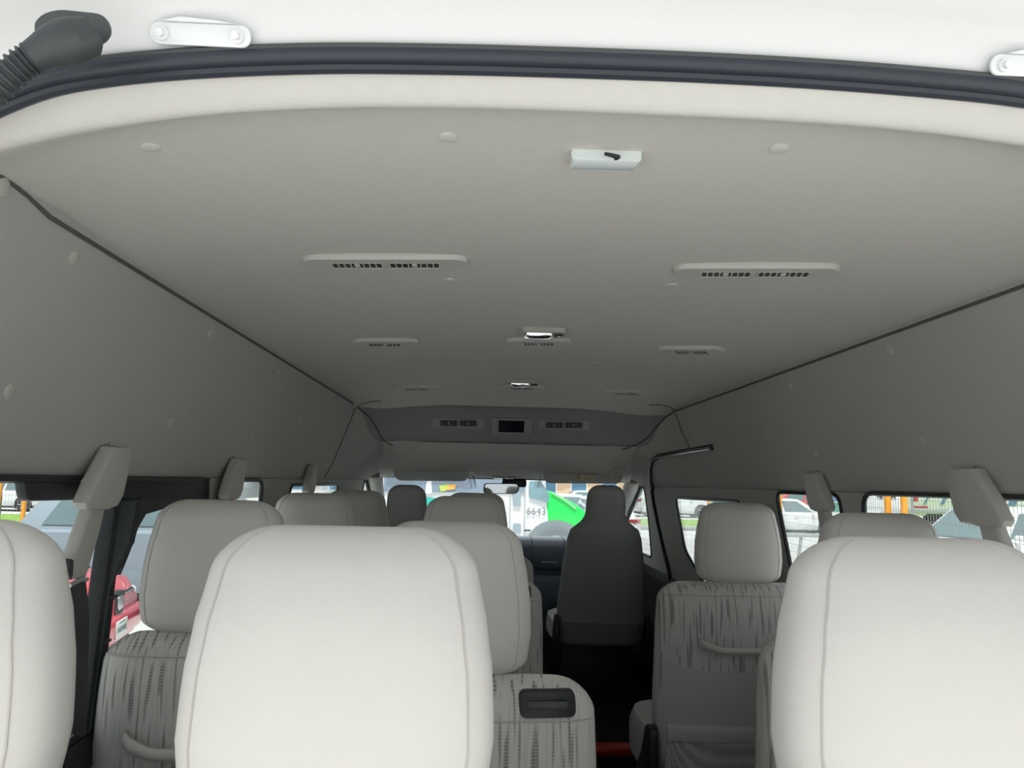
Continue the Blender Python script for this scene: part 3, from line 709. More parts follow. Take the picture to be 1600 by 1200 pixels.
def seat(kind, c_back=0, hwb=.222, recline=.10, side=1):
    name = 'passenger_seat'
    t = thing(name, (0, 0, 0))
    hr = headrest(t)
    for sx in (-.055, .055):
        bm = new(); cyl(bm, (sx, .0, .86), (sx, .0, .92), .0065, 8); obj('headrest_stem', bm, STEEL, t, local=True)
    wf = lambda z: lerp([(.30, hwb-.02), (.50, hwb+.006), (.75, hwb), (.85, hwb-.005), (.905, hwb-.02)], z)
    df = lambda z: lerp([(.30, .06), (.60, .07), (.80, .062), (.905, .045)], z)
    cyf = lambda z: -.022+(.90-z)*recline*2.0
    lower = kind == 'window'
    bm = new(); pillow(bm, (.30, .905), wf, df, cyf, c_back, rt=.05, rb=.05, rw=.055, rd=.055, n=56, e=3.6); back = obj('backrest', bm, STREAK, t, local=True, angle=60)
    def rear(z, x):   # surface point on the back face
        xx = min(.999, abs((x-c_back)/wf(z))); return cyf(z)-df(z)*(1-xx**3.6)**(1/3.6)
    # horizontal stitched joint near the top of the back
    zt = .868 if kind != 'aisle' else .845
    bm = new(); pts = [V((x, rear(zt, x)-.0008, zt)) for x in [c_back-wf(zt)*.97+wf(zt)*1.94*k/24 for k in range(25)]]; tube(bm, pts, .0014, 5); obj('stitching', bm, SEAM, back, local=True)
    if kind == 'aisle':
        hx = c_back+.135; zc = .868
        bm = new(); pl = rounded([(-.047, .022), (.045, .022), (.047, -.018), (-.044, -.018)], .012, 4)
        prism(bm, [V((hx+a, rear(zc+b, min(hx+a, c_back+wf(zc)*.9))-.004, zc+b)) for a, b in pl], (0, .03, 0), bev=.002); hd_ = obj('release_recess', bm, DARK, back, local=True)
        bm = new(); box(bm, (hx, rear(zc, hx)-.006, zc+.003), (.065, .008, .012), bev=.003); obj('release_lever', bm, CHARC, hd_, local=True)
    if kind == 'window':
        # smooth lower shell, pocket bar and net
        bm = new(); zl = .655
        def fn(u, v):
            z = .44+(zl-.44)*v+ (0.012*math.sin(u*math.pi)*-1+.02*(abs(u-.5)*2)**3 if v == 1 else 0); x = c_back+(u*2-1)*wf(z)*.955
            return V((x, rear(z, x)-.006, z))
        grid(bm, fn, 30, 8); sh = obj('lower_panel', bm, SHELL, back, local=True)
        bm = new()
        loft(bm, [[V((x, rear(.45, c_back+(x-c_back)*.9)-.006+dy, z)) for dy, z in ((.004, .485), (-.010, .480), (-.014, .46), (-.010, .440), (.004, .436))] for x in [c_back-hwb*.9+hwb*1.8*k/16 for k in range(17)]]); obj('pocket_bar', bm, SHELL, back, local=True)
        bm = new()
        def fn2(u, v):
            z = .29+.155*v; x = c_back+(u*2-1)*hwb*.9; return V((x, rear(max(z, .33), x)-.012, z))
        grid(bm, fn2, 16, 6); obj('pocket_net', bm, NET, back, local=True)
        # grab handle
        hx = c_back+(.03 if side > 0 else .014); zc = .712
        prof = [(-.155, .02, .018), (-.15, -.012, .017), (-.135, -.026, .012), (-.10, -.034, .002), (-.08, -.036, 0), (.08, -.036, 0), (.10, -.034, .002), (.135, -.026, .012), (.15, -.012, .017), (.155, .02, .018)]
        bm = new(); pts = []
        base = rear(zc, hx)
        for a_, b_, c_ in prof: pts.append(V((hx+a_, base+b_, zc+c_)))
        rings = []
        for i, p in enumerate(pts):
            k = .0105 if 2 < i < 7 else .0135
            rings.append([p+V((0, math.cos(q*math.pi/5)*k*.7, math.sin(q*math.pi/5)*k)) for q in range(10)])
        rings[0] = [pts[0]+V((0, math.cos(q*math.pi/5)*.012, math.sin(q*math.pi/5)*.018)) for q in range(10)]
        loft(bm, rings); tag(obj('handle', bm, PLASTIC, back, local=True), 'pale grey grab handle')
    # cushion, recliner cover and pedestal
    bm = new(); y0 = cyf(.4)+.03
    loft(bm, [sect(c_back, y0+.25, hwb*s_, .26*s_, z, 0, 40, 4) for s_, z in ((.90, .24), (.99, .26), (1.0, .32), (.99, .36), (.93, .395), (.7, .405))]); obj('cushion', bm, LEATHER, t, local=True)
    bm = new(); ex = c_back-hwb-.014 if (kind == 'window' and side == 1) else c_back+hwb+.014
    if (kind == 'window' and side == 1) or kind == 'aisle': prism(bm, [V((ex-.012, a, b)) for a, b in rounded([(y0-.09, .47), (y0-.02, .47), (y0+.05, .36), (y0+.12, .30), (y0+.10, .20), (y0-.07, .20)], .03)], (.026, 0, 0), bev=.006)
    if len(bm.verts): obj('recliner_cover', bm, DARK, t, local=True)
    else: bm.free()
    bm = new()
    box(bm, (c_back, y0+.22, .12), (hwb*1.1, .36, .25), bev=.01); obj('pedestal', bm, DARK, t, local=True)
    return t
FLZ = EYE-1.2
def place(o, x, y, label, group, dz=0):
    o.location = (x, y, FLZ+dz); o['label'] = label; o['category'] = 'seat'; o['group'] = group; return o
# rear row: four narrow seats
r4 = seat('rear', 0, .178, .02)
G4, G3, G2, G1 = 'rear row seats', 'third row seats', 'second row seats', 'first row seats'
place(r4, -.275, .70, 'seat with large pale headrest in the rear row, left of centre', G4, .004)
place(copy_tree(r4), .262, .70, 'seat with large pale headrest in the rear row, right of centre', G4, .004)
place(copy_tree(r4), -.655, .70, 'seat with headrest cut off by the left edge, rear row', G4, .004)
place(copy_tree(r4), .655, .70, 'outermost rear row seat against the right wall', G4, .004)
aisle = seat('aisle', .028, .222, .04)
place(aisle, -.20, 1.30, 'aisle seat with black release recess, just beyond the rear row', G3, -.022)
a2 = place(copy_tree(aisle), -.20, 2.35, 'dark backlit aisle seat of the second row, nearer of two', G2)
a1 = place(copy_tree(aisle), -.172, 3.12, 'dark aisle seat of the first row, mostly hidden behind another', G1)
wl = seat('window', .026, .217, .03, side=-1)
place(wl, -.665, 1.50, 'window seat with grab handle on its streaked back, left side', G3)
place(copy_tree(wl), -.672, 2.38, 'second row window seat on the left, headrest only showing', G2)
place(copy_tree(wl), -.665, 3.10, 'first row window seat on the left behind the driver seat', G1)
wr = seat('window', -.03, .24, .03, side=1)
place(wr, .678, 2.38, 'single seat with grab handle and net pocket, right of aisle', G2, -.002)
place(copy_tree(wr), .695, 1.56, 'right window seat hidden behind the large right headrest', G3)
# front seats: tall backs with built-in headrests
def front_seat():
    t = thing('front_seat', (0, 0, 0))
    wf = lambda z: lerp([(.33, .225), (.52, .242), (.75, .222), (.90, .202), (.955, .185), (.985, .150), (1.005, .122), (1.04, .108), (1.10, .105), (1.2, .095)], z)
    df = lambda z: lerp([(.33, .085), (.7, .09), (.93, .07), (1.0, .05), (1.2, .045)], z)
    cy = lambda z: (1.0-z)*.22
    bm = new(); pillow(bm, (.33, 1.195), wf, df, cy, 0, rt=.055, rb=.03, rw=.06, rd=.045, n=56, e=3.0); b = obj('backrest', bm, mat('front_seat_back', (.30, .30, .29), .75, bump=.2, bscale=500), t, local=True, angle=60)
    def rear(z, x): return cy(z)-df(z)*(1-min(.999, abs(x/wf(z)))**3.0)**(1/3.0)
    bm = new()
    def fn(u, v):
        z = .36+(.475-.36)*v-.012*u*v; x = (u*2-1)*wf(z)*.93; return V((x, rear(z, x)-.007-.008*math.sin(u*math.pi), z))
    grid(bm, fn, 20, 5); obj('lower_flap', bm, mat('flap_fabric', (.22, .22, .21), .8), b, local=True)
    bm = new(); tube(bm, [V((x, rear(.475, x)-.010, .476-.012*(x/.48+.5))) for x in [-.22+.44*k/20 for k in range(21)]], .002, 5); obj('stitching', bm, SEAM, b, local=True)
    bm = new(); loft(bm, [sect(0, .44, .26*s, .27*s, z, 0, 40, 4) for s, z in ((.9, .325), (1, .34), (1.0, .38), (.97, .43), (.8, .45))]); obj('cushion', bm, LEATHER, t, local=True)
    for sg in (-1, 1):
        bm = new(); prism(bm, [V((sg*.245-.01, a, q)) for a, q in rounded([(.06, .50), (.12, .50), (.22, .38), (.22, .24), (.06, .24), (.04, .40)], .03)], (.02, 0, 0), bev=.005)
        obj('recliner_cover', bm, DARK, t, local=True)
    bm = new(); box(bm, (0, .46, .165), (.40, .40, .33), bev=.01); obj('pedestal', bm, DARK, t, local=True)
    return t
fs = front_seat()
fs.location = (.523, 4.0, FLZ); tag(fs, 'tall dark-backed front seat with built-in headrest, right of the aisle', 'seat', 'front seats')
f2 = copy_tree(fs); f2.location = (-.540, 4.0, FLZ-.022); f2['label'] = 'driver seat showing only its rounded headrest on the left'
# red extinguisher on the floor of the aisle
c0 = P(905, 1157, 'y', 3.40); c1 = P(1000, 1157, 'y', 3.40)
ex = thing('fire_extinguisher', (c0+c1)/2, 'red fire extinguisher lying across the dark aisle floor', 'fire extinguisher')
zf = FLZ+.032
bm = new(); A = V((c0.x, 3.40, zf+.01)); B = V((c1.x, 3.40, zf+.01))
tube(bm, [A, A+(B-A)*.03, A+(B-A)*.08, A+(B-A)*.9, A+(B-A)*.97, B], [.015, .026, .030, .030, .024, .012], 16); obj('cylinder', bm, RED, ex)
bm = new(); cyl(bm, B, B+V((.03, 0, 0)), .010, 10); box(bm, B+V((.045, 0, .01)), (.05, .018, .012), bev=.003); obj('valve', bm, DARK, ex)
bm = new(); box(bm, ((c0.x+c1.x)/2, 3.365, zf+.004), (.02, .002, .004)); obj('bracket', bm, STEEL, ex)

# ------------------------------------------------------------------ outside
ASPH = mat('pale_asphalt', (.52, .53, .53), .9, bump=.3, bscale=60, vary=.12, vscale=.8)
GRASS = mat('grass_green', (.20, .36, .05), .95, bump=.5, bscale=40, vary=.3, vscale=3)
ORANGE = mat('orange_post_paint', (.90, .38, .03), .5)
WIRE = mat('galvanised_wire', (.36, .38, .39), .5)
CARGL = mat('car_glass', (.15, .22, .24), .06, coat=.5)  # base colour lightened to stand in for sky reflected in the glass
TYRE = mat('tyre_rubber', (.03, .03, .033), .8)
RIM = mat('alloy_rim', (.55, .56, .58), .3, metal=.7)
BLACKP = mat('black_trim', (.02, .02, .022), .5)
bm = new(); box(bm, (0, 30, -.05), (160, 180, .1)); tag(obj('ground', bm, ASPH), kind='structure')
def paint(n, c): return mat('paint_'+n, c, .28, coat=.6, vary=0)
def car(name, label, x, y, head, col, L=4.4, Wd=1.74, H=1.45, suv=False, group=None, detail=0, cat='car'):
    t = thing(name, (0, 0, 0), label, cat, group); hw = Wd/2; hood = H*(.62 if suv else .60); belt = H*(.69 if suv else .63); zb = .22
    st = [(-L/2, .50, .70*belt if not suv else belt*.8, .80), (-L/2+.06, .30, belt*.93, .90), (-L/2+.35, zb, belt, .98), (-L*.15, zb, belt, 1), (L*.16, zb, belt, 1), (L*.24, zb, belt*.98, 1), (L/2-.45, zb, hood*.97, .97), (L/2-.12, .25, hood*.90, .90), (L/2, .30, hood*.74, .78)]
    rings = []
    for sx, b0, tp, k in st:
        h = hw*k; rings.append([V((sx, -h*.92, b0)), V((sx, -h, b0+.12)), V((sx, -h*1.0, (b0+tp)/2)), V((sx, -h*.96, tp-.05)), V((sx, -h*.82, tp)), V((sx, -h*.4, tp+.02)), V((sx, h*.4, tp+.02)), V((sx, h*.82, tp)), V((sx, h*.96, tp-.05)), V((sx, h, (b0+tp)/2)), V((sx, h, b0+.12)), V((sx, h*.92, b0))])
    bm = new(); loft(bm, rings); bd = obj('body', bm, col, t, local=True, angle=55)
    xr0, xr1, xf1, xf0 = ((-L/2+.12, -L/2+.42, L*.08, L*.26) if suv else (-L/2+.50, -L*.24, L*.07, L*.27))
    def gx(u, w, s): # s 0 rear .. 1 front, w 0 base 1 roof
        return V(((xr0+(xf0-xr0)*s)*(1-w)+(xr1+(xf1-xr1)*s)*w, u*hw*(.86*(1-w)+.66*w), (belt-.02)*(1-w)+H*w))
    bm = new()
    rr = []
    for s in (0, .1, .3, .5, .7, .9, 1):
        bulge = .03*math.sin(s*math.pi)
        rr.append([gx(-1, 0, s), gx(-1, .92, s), gx(-.9, 1, s)+V((0, 0, bulge)), gx(.9, 1, s)+V((0, 0, bulge)), gx(1, .92, s), gx(1, 0, s)])
    loft(bm, rr); obj('cabin', bm, col, t, local=True, angle=50)
    def pane(nm, pts, off):
        bm = new(); prism(bm, [p+off*.2 for p in pts], off, bev=0); obj(nm, bm, CARGL, t, smooth=False, local=True)
    e = .012
    pane('windscreen', [gx(-.93, .06, 1), gx(.93, .06, 1), gx(.90, .90, 1), gx(-.90, .90, 1)], V((e, 0, e)))
    pane('rear_window', [gx(-.9, .2, 0), gx(.9, .2, 0), gx(.85, .9, 0), gx(-.85, .9, 0)], V((-e, 0, e)))
    for u in (-1, 1):
        for s0, s1 in ((.10, .46), (.50, .90)):
            pane('side_window', [gx(u, .12, s0), gx(u, .12, s1), gx(u, .86, s1-(.03 if s1 > .6 else 0)), gx(u, .86, s0+(.02 if s0 < .3 else 0))], V((0, u*e, .003)))
        bm = new(); box(bm, (L*.18, u*hw*1.02, belt+.06), (.10, .16, .11), bev=.03); obj('door_mirror', bm, col, t, local=True)
        bm = new(); box(bm, (L/2-.18, u*hw*.72, hood*.72), (.24, .30, .13), Matrix.Rotation(u*-.35, 3, 'Z'), bev=.04); obj('headlight', bm, mat('headlight_clear', (.75, .78, .78), .15), t, local=True)
        bm = new(); box(bm, (-L/2+.13, u*hw*.70, belt*.88), (.26, .42, .11), Matrix.Rotation(u*.25, 3, 'Z'), bev=.03); obj('taillight', bm, mat('taillight_red', (.35, .02, .03), .2), t, local=True)
        for sx in (-1, 1):
            wx = sx*L*.31; r = .33 if not suv else .36
            bm = new(); prism(bm, [V((wx+(r+.07)*math.cos(a*math.pi/12), u*hw*.90, r+(r+.07)*math.sin(a*math.pi/12))) for a in range(-2, 15)], (0, u*hw*.115, 0)); obj('wheel_arch', bm, BLACKP, t, local=True)
            bm = new(); c_ = V((wx, u*(hw-.12), r))
            rings = [[c_+V((rad*math.cos(a*math.pi/12), u*o, rad*math.sin(a*math.pi/12))) for a in range(24)] for rad, o in ((r*.6, -.08), (r*.97, -.08), (r, -.04), (r, .10), (r*.96, .135), (r*.68, .145), (r*.66, .12))]
            loft(bm, rings); wh = obj('wheel', bm, TYRE, t, local=True)
            bm = new(); cyl(bm, c_+V((0, u*.10, 0)), c_+V((0, u*.125, 0)), r*.67, 20)
            for a in range(5):
                d = V((math.cos(a*1.2566), 0, math.sin(a*1.2566))); tube(bm, [c_+V((0, u*.15, 0)), c_+V((0, u*.15, 0))+d*r*.64], [.035, .025], 6)
            obj('rim', bm, RIM, wh, local=True)
        bm = new(); box(bm, (L*.02, u*(hw+.005), belt-.14), (.16, .02, .03), bev=.006); obj('door_handle', bm, col if not detail else STEEL, t, local=True)
        bm = new(); box(bm, (L*.04, u*(hw+.001), (zb+belt)/2+.05), (.010, .004, belt-zb-.25)); obj('door_joint', bm, GROOVE, t, local=True)
    bm = new(); box(bm, (0, 0, zb+.02), (L*.96, Wd*.94, .16), bev=.03); obj('sill', bm, BLACKP, t, local=True)
    if not detail:
        bm = new(); box(bm, (L/2-.04, 0, hood*.55), (.10, Wd*.45, .12), bev=.02); obj('grille', bm, BLACKP, t, local=True)
    t.location = (x, y, 0); t.rotation_euler = (0, 0, math.radians(head)); return t
WHITE = paint('white', (.80, .82, .83)); BLUEG = paint('bluegrey', (.28, .34, .40)); REDP = paint('red', (.62, .035, .06)); SILV = paint('silver', (.45, .48, .5)); GREEN = paint('bright_green', (.0, .72, .09))
DKG = paint('dark_grey', (.10, .11, .12))
# left side
car('suv', 'blue-grey suv with red taillight seen through the left rear windows', -4.35, 11.3, 2, BLUEG, 4.5, 1.85, 1.58, True, detail=1)
rc = car('hatchback', 'red hatchback with slatted grille and licence plate outside the left window', -5.40, 6.87, 10, REDP, 3.9, 1.66, 1.53, detail=1)
L2 = 1.95
for u in (-1, 1):
    bm = new(); box(bm, (L2-.045, u*.36, .66), (.07, .34, .14), bev=.015); g = obj('grille', bm, BLACKP, rc, local=True)
    bm = new()
    for k in range(4): box(bm, (L2-.006, u*.36, .61+k*.034), (.016, .31, .009), bev=.002)
    obj('grille_bar', bm, STEEL, g, local=True)
bm = new(); prism(bm, [V((L2-.10, a, b)) for a, b in rounded([(-.15, .76), (.15, .76), (.12, .54), (-.12, .54)], .05)], (.108, 0, 0), bev=.01); g = obj('emblem_surround', bm, BLACKP, rc, local=True)
bm = new(); prism(bm, [V((L2+.008, a, b)) for a, b in rounded([(-.09, .72), (.05, .72), (.09, .69), (.09, .60), (-.05, .59), (-.09, .62)], .03)], (.012, 0, 0), bev=.003); em = obj('emblem', bm, STEEL, g, local=True)
bm = new(); box(bm, (L2-.10, 0, .44), (.28, 1.50, .26), bev=.07, seg=3); bp = obj('bumper', bm, REDP, rc, local=True)
bm = new(); box(bm, (L2+.045, -.02, .43), (.012, .32, .16), bev=.004); pl = obj('licence_plate', bm, mat('plate_white', (.72, .75, .74), .4), rc, local=True)
bm = new(); rnd = random.Random(4)
for k in range(7): box(bm, (L2+.053, -.14+k*.04, .43), (.002, .018, .06*rnd.uniform(.7, 1)))
for k in range(6): box(bm, (L2+.053, -.10+k*.03, .49), (.002, .014, .012))
obj('plate_marks', bm, mat('plate_ink', (.12, .22, .20), .6), pl, smooth=False, local=True)
# fences
def fence(a, b, h, posts, label, z0=0, sp=.055):
    a, b = V(a), V(b); t = thing('wire_fence', (a+b)/2, label, 'fence'); d = (b-a); Ln = d.length; d.normalize()
    bm = new(); k = 0; w = .0019; side = V((-d.y, d.x, 0))*w; dd = d*w
    while k*sp < Ln:
        p = a+d*(k*sp); vs = [p+dd+side, p+dd-side, p-dd-side, p-dd+side]
        loft(bm, [[q+V((0, 0, z0+.05)) for q in vs], [q+V((0, 0, h)) for q in vs]], caps=False); k += 1
    zz = z0+.1
    while zz < h:
        vs = [side+V((0, 0, w)), side-V((0, 0, w)), -side-V((0, 0, w)), -side+V((0, 0, w))]
        loft(bm, [[a+q+V((0, 0, zz)) for q in vs], [b+q+V((0, 0, zz)) for q in vs]], caps=False); zz += .11
    tag(obj('wire_mesh', bm, WIRE, t, smooth=False), kind='stuff')
    for p in posts:
        bm = new(); box(bm, (p[0], p[1], h/2+.03), (.056, .056, h+.06), bev=.008); box(bm, (p[0], p[1], h+.07), (.08, .08, .02), bev=.005); obj('post', bm, ORANGE, t)
def gx(u, d): return (u-750)/F*d+CAM.x
FY = 13.6; p1, p2 = (gx(29, FY), FY), (gx(67, FY), FY)
fence((-15, FY, 0), (gx(67, FY)+.9, FY, 0), 2.1, [p1, p2, (p1[0]-2.2, FY), (p1[0]-4.4, FY)], 'mesh fence with orange posts on the left')
ph = [(gx(1394, 8.2), 8.2), (gx(1420, 8.0), 8.0)]
fence((gx(1220, 12.2), 12.2, 0), (gx(1640, 6.0), 6.0, 0), 2.1, [(gx(1221, 12.1), 12.1)]+ph+[(gx(1330, 9.7), 9.7)], 'mesh fence with a pair of orange posts on the right')
fence((gx(1000, 17), 17, 0), (gx(1222, 12.3), 12.3, 0), 2.1, [(gx(1108, 14.4), 14.4)], 'far stretch of mesh fence beyond the sliding door window')
# left background
def tree(x, y, h, r, label, trunk=.10, seed=1):
    rnd = random.Random(seed); t = thing('tree', (x, y, 0), label, 'tree', None)
    bm = new(); tube(bm, [V((x, y, 0)), V((x+.05, y, h*.25)), V((x-.04, y+.05, h*.55)), V((x+.1, y, h*.8))], [trunk*1.25, trunk, trunk*.85, trunk*.4], 10); obj('trunk', bm, mat('bark', (.05, .05, .045), .9, bump=.6, bscale=30), t)
    bm = new()
    for k in range(1500):
        a = rnd.uniform(0, 6.28); b = math.acos(rnd.uniform(-1, 1)); q = r*rnd.random()**.4
        c = V((x+q*math.sin(b)*math.cos(a), y+q*math.sin(b)*math.sin(a), h*.78+q*.75*math.cos(b)))
        R_ = Matrix.Rotation(rnd.uniform(0, 6.28), 3, 'Z') @ Matrix.Rotation(rnd.uniform(0, 3), 3, 'X'); s = .09
        vs = [bm.verts.new(c+R_ @ V(p)*s) for p in ((-1, 0, 0), (0, -.45, .1), (1, 0, 0), (0, .45, .1))]; bm.faces.new(vs)
    tag(obj('leaves', bm, mat('leaf_green', (.16, .34, .04), .8), t, smooth=False), kind='stuff')
tree(gx(19, 17), 17, 4.2, 2.0, 'dark-trunked leafy tree beyond the left fence', .16, 3)
bm = new(); box(bm, (-19, 26, .02), (22, 12, .08)); tag(obj('grass_verge', bm, GRASS), 'strip of green grass beyond the left fence', 'grass', kind='stuff')
bm = new(); box(bm, (19, 35.6, .02), (26, 8.4, .08)); tag(obj('grass_verge', bm, GRASS), 'strip of green grass between the lot and the far cars, right', 'grass', kind='stuff')
bm = new(); box(bm, (19, 31.1, .07), (26, .6, .18), bev=.03); tag(obj('kerb', bm, mat('kerb_concrete', (.32, .33, .34), .9)), 'grey concrete kerb along the right grass strip', 'kerb')
car('sedan', 'white car parked beyond the grass at the far left', gx(40, 36), 36, 178, WHITE, group='parked cars')
car('sedan', 'silver car at far left behind the tree', gx(-130, 37), 37, 0, SILV, group='parked cars')
# right side cars
car('sedan', 'large white car facing left in the right rear window', gx(1535, 13.5)+.9, 14.3, 205, WHITE, 4.5, 1.78, 1.55, group='parked cars', detail=0)
car('sedan', 'white sedan with nose to the right beside the right pillar', gx(1236, 29), 29.5, 0, WHITE, 4.4, 1.75, 1.42, group='parked cars')
car('suv', 'white suv with dark wheels behind the grass strip', gx(1052, 44), 44, 0, WHITE, 4.6, 1.85, 1.6, True, group='parked cars')
car('suv', 'red suv far behind the white sedan on the right', gx(1236, 47), 47, 180, REDP, 4.6, 1.85, 1.55, True, group='parked cars')
car('sedan', 'silver car seen through the windscreen beside the green bonnet', gx(892, 27), 27, 0, SILV, group='parked cars')
car('sedan', 'pale blue-grey car behind the bonnet, right of the silver one', gx(905, 42), 42, 180, BLUEG, group='parked cars')
car('sedan', 'white car seen beside the right front pillar', 3.7, 23.5, 90, WHITE, group='parked cars')
car('sedan', 'white car at left seen past the first row headrests', gx(468, 22), 22, 90, WHITE, group='parked cars')
# long white bus with slanted windows, far right
t = thing('bus', (gx(1500, 40), 40, 0), 'long white bus with slanted blue windows beyond the right fence', 'bus')
X0 = gx(1425, 40); bm = new(); box(bm, (X0+5.5, 41.2, 1.95), (11.5, 2.4, 2.9), bev=.12); obj('body', bm, WHITE, t)
bm = new(); box(bm, (X0+5.5, 39.97, .78), (11.4, .05, .30), bev=.01); obj('skirt', bm, SILV, t)
for k in range(10):
    x = X0+.9+k*.95; ww = .10+.07*min(k, 6)
    bm = new(); prism(bm, [V((x, 39.99, 1.15)), V((x+ww, 39.99, 1.15)), V((x+ww+.28, 39.99, 1.6)), V((x+.28, 39.99, 1.6))], (0, -.03, 0)); obj('window', bm, mat('bus_window_blue', (.08, .20, .33), .2), t, smooth=False)
for k in range(3):
    bm = new(); x = X0+1.5+k*3.6; cyl(bm, (x, 39.95, .45), (x, 40.3, .45), .45, 20); obj('wheel', bm, TYRE, t)
bm = new(); box(bm, (X0+.75, 39.96, .98), (.8, .03, .10)); obj('red_mark', bm, RED, t)
bp0 = thing('banner_pole', (gx(1437, 27), 27, 0), 'grey pole with a small red banner right of the orange posts', 'banner')
bm = new(); cyl(bm, (gx(1434, 27), 27, 0), (gx(1434, 27), 27, 2.1), .05, 8); obj('pole', bm, STEEL, bp0)
bm = new(); box(bm, (gx(1439, 27), 26.97, 1.62), (.14, .03, .32)); obj('banner', bm, RED, bp0)
# white notice board with marks
t = thing('notice_board', (gx(1380, 20), 20, 0), 'white notice board with dark marks behind the orange posts', 'sign')
bm = new(); box(bm, (gx(1388, 20), 20, 1.62), (1.25, .06, .62), bev=.01); obj('board', bm, WHITE, t)
for dx in (-.5, .5):
    bm = new(); cyl(bm, (gx(1388, 20)+dx, 20.05, 0), (gx(1388, 20)+dx, 20.05, 1.5), .035, 8); obj('leg', bm, STEEL, t)
for k, dx in enumerate((-.14, .22)):
    bm = new(); c = V((gx(1388, 20)+dx, 19.96, 1.68))
    box(bm, c, (.16, .01, .025)); box(bm, c+V((.03*(1-2*k), 0, 0)), (.025, .01, .16)); box(bm, c+V((.08, 0, -.02)), (.025, .01, .10)); obj('mark', bm, mat('ink_dark', (.05, .05, .06), .7), t, smooth=False)
# grey rail with slanted legs
t = thing('guard_rail', (gx(1255, 14), 14, 0), 'grey metal rail with slanted legs in front of the white sedan', 'rail')
bm = new(); zr = .97; box(bm, (gx(1252, 14), 14, zr), (1.6, .07, .07), bev=.01); obj('rail', bm, mat('rail_grey', (.45, .48, .48), .5), t)
for uu in (1225, 1250, 1290):
    bm = new(); tube(bm, [V((gx(uu+4, 14), 14, zr)), V((gx(uu-8, 14), 14.05, .0))], .03, 8); obj('leg', bm, MATS['rail_grey'], t)
# white bus with green bonnet in front of the windscreen
BY = 16.0
t = thing('minibus', (gx(780, BY), BY, 0), 'white minibus with bright green bonnet, bands and number 6643 ahead of the windscreen', 'bus')
def bp_(u, v, y=BY): return P(u, v, 'y', y)
bm = new()
side = [(560, 700), (852, 700), (853, 752), (856, 790), (866, 850), (560, 850)]
prism(bm, [bp_(u, v) for u, v in side], (0, 2.1, 0), bev=.05); obj('body', bm, WHITE, t, angle=30)
bm = new(); prism(bm, [bp_(852, 768), bp_(862, 768), bp_(880, 777), bp_(900, 788), bp_(916, 800), bp_(918, 812), bp_(912, 830), bp_(852, 830)], (0, 2.0, 0), bev=.06); tag(obj('bonnet', bm, GREEN, t), 'bright green bonnet')
bm = new(); tube(bm, [bp_(862, 770, BY-.01), bp_(880, 780, BY-.01), bp_(900, 795, BY-.01)], .025, 6); obj('bonnet_crease', bm, mat('crease_pale_green', (.25, .85, .3), .3), t)
bm = new(); prism(bm, [bp_(u, v, BY-.03) for u, v in ((600, 742), (820, 748), (820, 769), (636, 769), (600, 768))], (0, .02, 0)); obj('window', bm, mat('bus_window', (.22, .28, .36), .1, vary=.5, vscale=1.2), t, smooth=False)
for (u0, u1, nm, v0, v1) in ((633, 672, 'pillar', 748, 772), ):
    bm = new(); prism(bm, [bp_(u, v, BY-.05) for u, v in ((667, 752), (674, 752), (675, 771), (664, 771))], (0, .02, 0)); obj('pillar', bm, WHITE, t, smooth=False)
bm = new(); prism(bm, [bp_(u, v, BY-.05) for u, v in ((700, 757), (713, 757), (711, 764), (697, 766))], (0, .01, 0)); obj('orange_decal', bm, mat('decal_orange', (.8, .45, .08), .4), t, smooth=False)  # orange decal on the window band
bm = new(); prism(bm, [bp_(u, v, BY-.05) for u, v in ((686, 759), (700, 756), (697, 767), (688, 768))], (0, .01, 0)); obj('yellow_decal', bm, mat('decal_lime', (.5, .6, .12), .4), t, smooth=False)
bm = new(); prism(bm, [bp_(u, v, BY-.03) for u, v in ((655, 778), (681, 778), (679, 791), (655, 791))], (0, .02, 0)); tag(obj('band', bm, mat('band_teal', (.02, .50, .40), .35), t, smooth=False), 'teal band')
bm = new(); prism(bm, [bp_(u, v, BY-.03) for u, v in ((655, 794), (700, 794), (696, 820), (655, 820))], (0, .02, 0)); tag(obj('band', bm, mat('band_green', (.18, .62, .12), .35), t, smooth=False), 'lime green band')
for v0, v1 in ((768, 791), (818, 834)):
    bm = new(); prism(bm, [bp_(u, v, BY-.04) for u, v in rounded([(802, v0), (814, v0), (814, v1), (802, v1)], 2.5)], (0, .03, 0)); obj('door_pane', bm, mat('door_glass', (.30, .38, .42), .2), t, smooth=False)
for u in (797, 820):
    bm = new(); box(bm, bp_(u, 800, BY-.015), (.03, .03, 1.6)); obj('door_joint', bm, mat('joint_grey', (.45, .47, .5), .6), t)
bm = new(); prism(bm, [bp_(u, v, BY-.04) for u, v in rounded([(827, 752), (845, 752), (858, 771), (858, 785), (853, 785), (827, 777)], 2)], (0, .03, 0)); obj('cab_window', bm, mat('cab_glass', (.20, .33, .38), .12, vary=.4, vscale=3), t, smooth=False)
M = Matrix.Translation(V(bp_(838, 799.5, BY-.03))-ORG[t.name]) @ Matrix.Rotation(math.pi/2, 4, 'X')
text_mesh('6643', .215, mat('number_grey', (.20, .22, .25), .6), t, M)
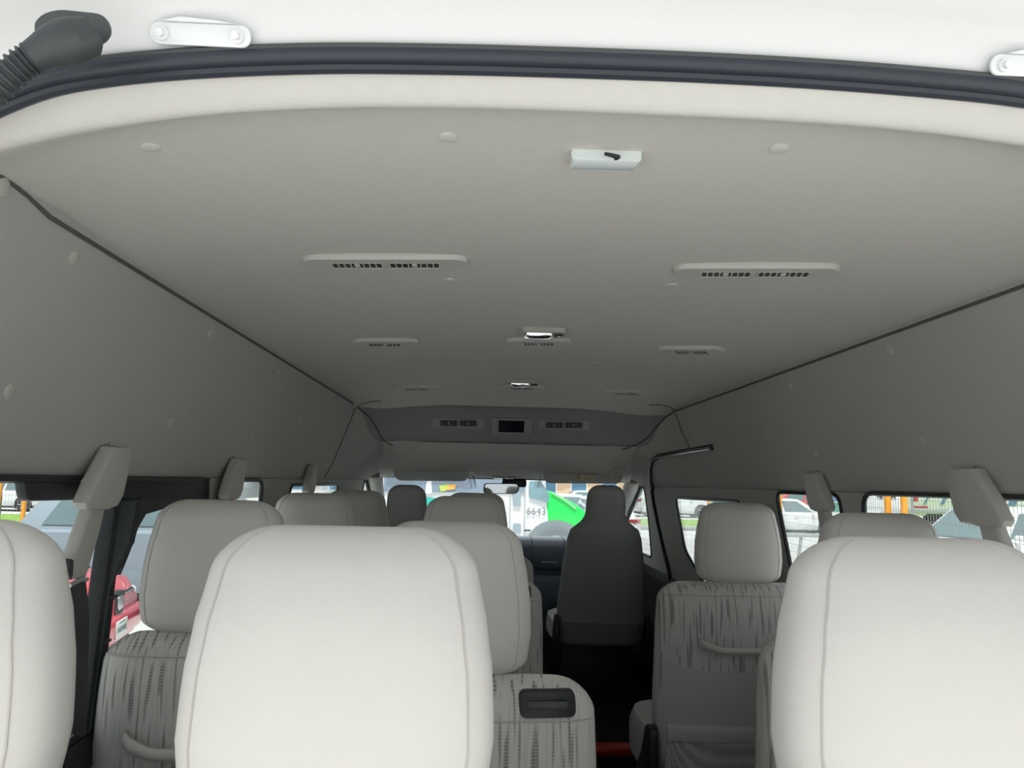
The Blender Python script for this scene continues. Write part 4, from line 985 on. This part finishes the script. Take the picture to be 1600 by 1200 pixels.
c = bp_(868, 842, BY-.03); c.z = .56
bm = new(); prism(bm, [c+V((.60*math.cos(a*math.pi/12), 0, .50*math.sin(a*math.pi/12))) for a in range(0, 13)], (0, .06, 0)); obj('wheel_arch', bm, mat('arch_grey', (.22, .26, .28), .6), t)
bm = new(); cyl(bm, c+V((0, -.08, -.12)), c+V((0, .2, -.12)), .44, 28); wh = obj('wheel', bm, mat('tyre_dusty', (.16, .19, .20), .8), t)
bm = new(); cyl(bm, c+V((0, -.11, -.12)), c+V((0, .1, -.12)), .30, 24); obj('rim', bm, mat('rim_grey', (.42, .46, .46), .5), wh)
bm = new(); box(bm, bp_(824, 829, BY-.03), (.14, .02, .03)); obj('side_marker', bm, BLACKP, t)
# far buildings closing the horizon
for (x0, x1, y, h, col, lab, nwin) in ((-60, -20, 62, 4.0, (.55, .58, .60), 'pale grey hall at the far left', 8), (4, 16, 58, 3.4, (.62, .45, .30), 'sandy orange low building behind the parked cars', 5), (17, 30, 60, 3.6, (.08, .35, .26), 'green-fronted building at the far right', 5), (31, 70, 62, 4.4, (.70, .72, .72), 'long white building at the far right edge', 9), (-18, 2, 64, 4.2, (.5, .5, .52), 'grey building hidden behind the minibus', 5)):
    b = thing('building', ((x0+x1)/2, y, 0), lab, 'building')
    bm = new(); box(bm, ((x0+x1)/2, y+4, h/2), (x1-x0, 8, h)); obj('wall', bm, mat('facade_'+lab.split()[0]+str(x0+60), col, .9, vary=.06, vscale=1), b, smooth=False)
    bm = new(); box(bm, ((x0+x1)/2, y+4, h+.1), (x1-x0+.4, 8.4, .2)); obj('roof', bm, SILV, b)
    for k in range(nwin):
        xc = x0+(x1-x0)*(k+.5)/nwin
        bm = new(); box(bm, (xc, y-.02, 1.4), ((x1-x0)/nwin*.55, .08, 1.3), bev=.02); fr = obj('window', bm, WHITE, b)
        bm = new(); box(bm, (xc, y-.07, 1.4), ((x1-x0)/nwin*.48, .03, 1.1)); obj('pane', bm, MATS['bus_window_blue'], fr, smooth=False)
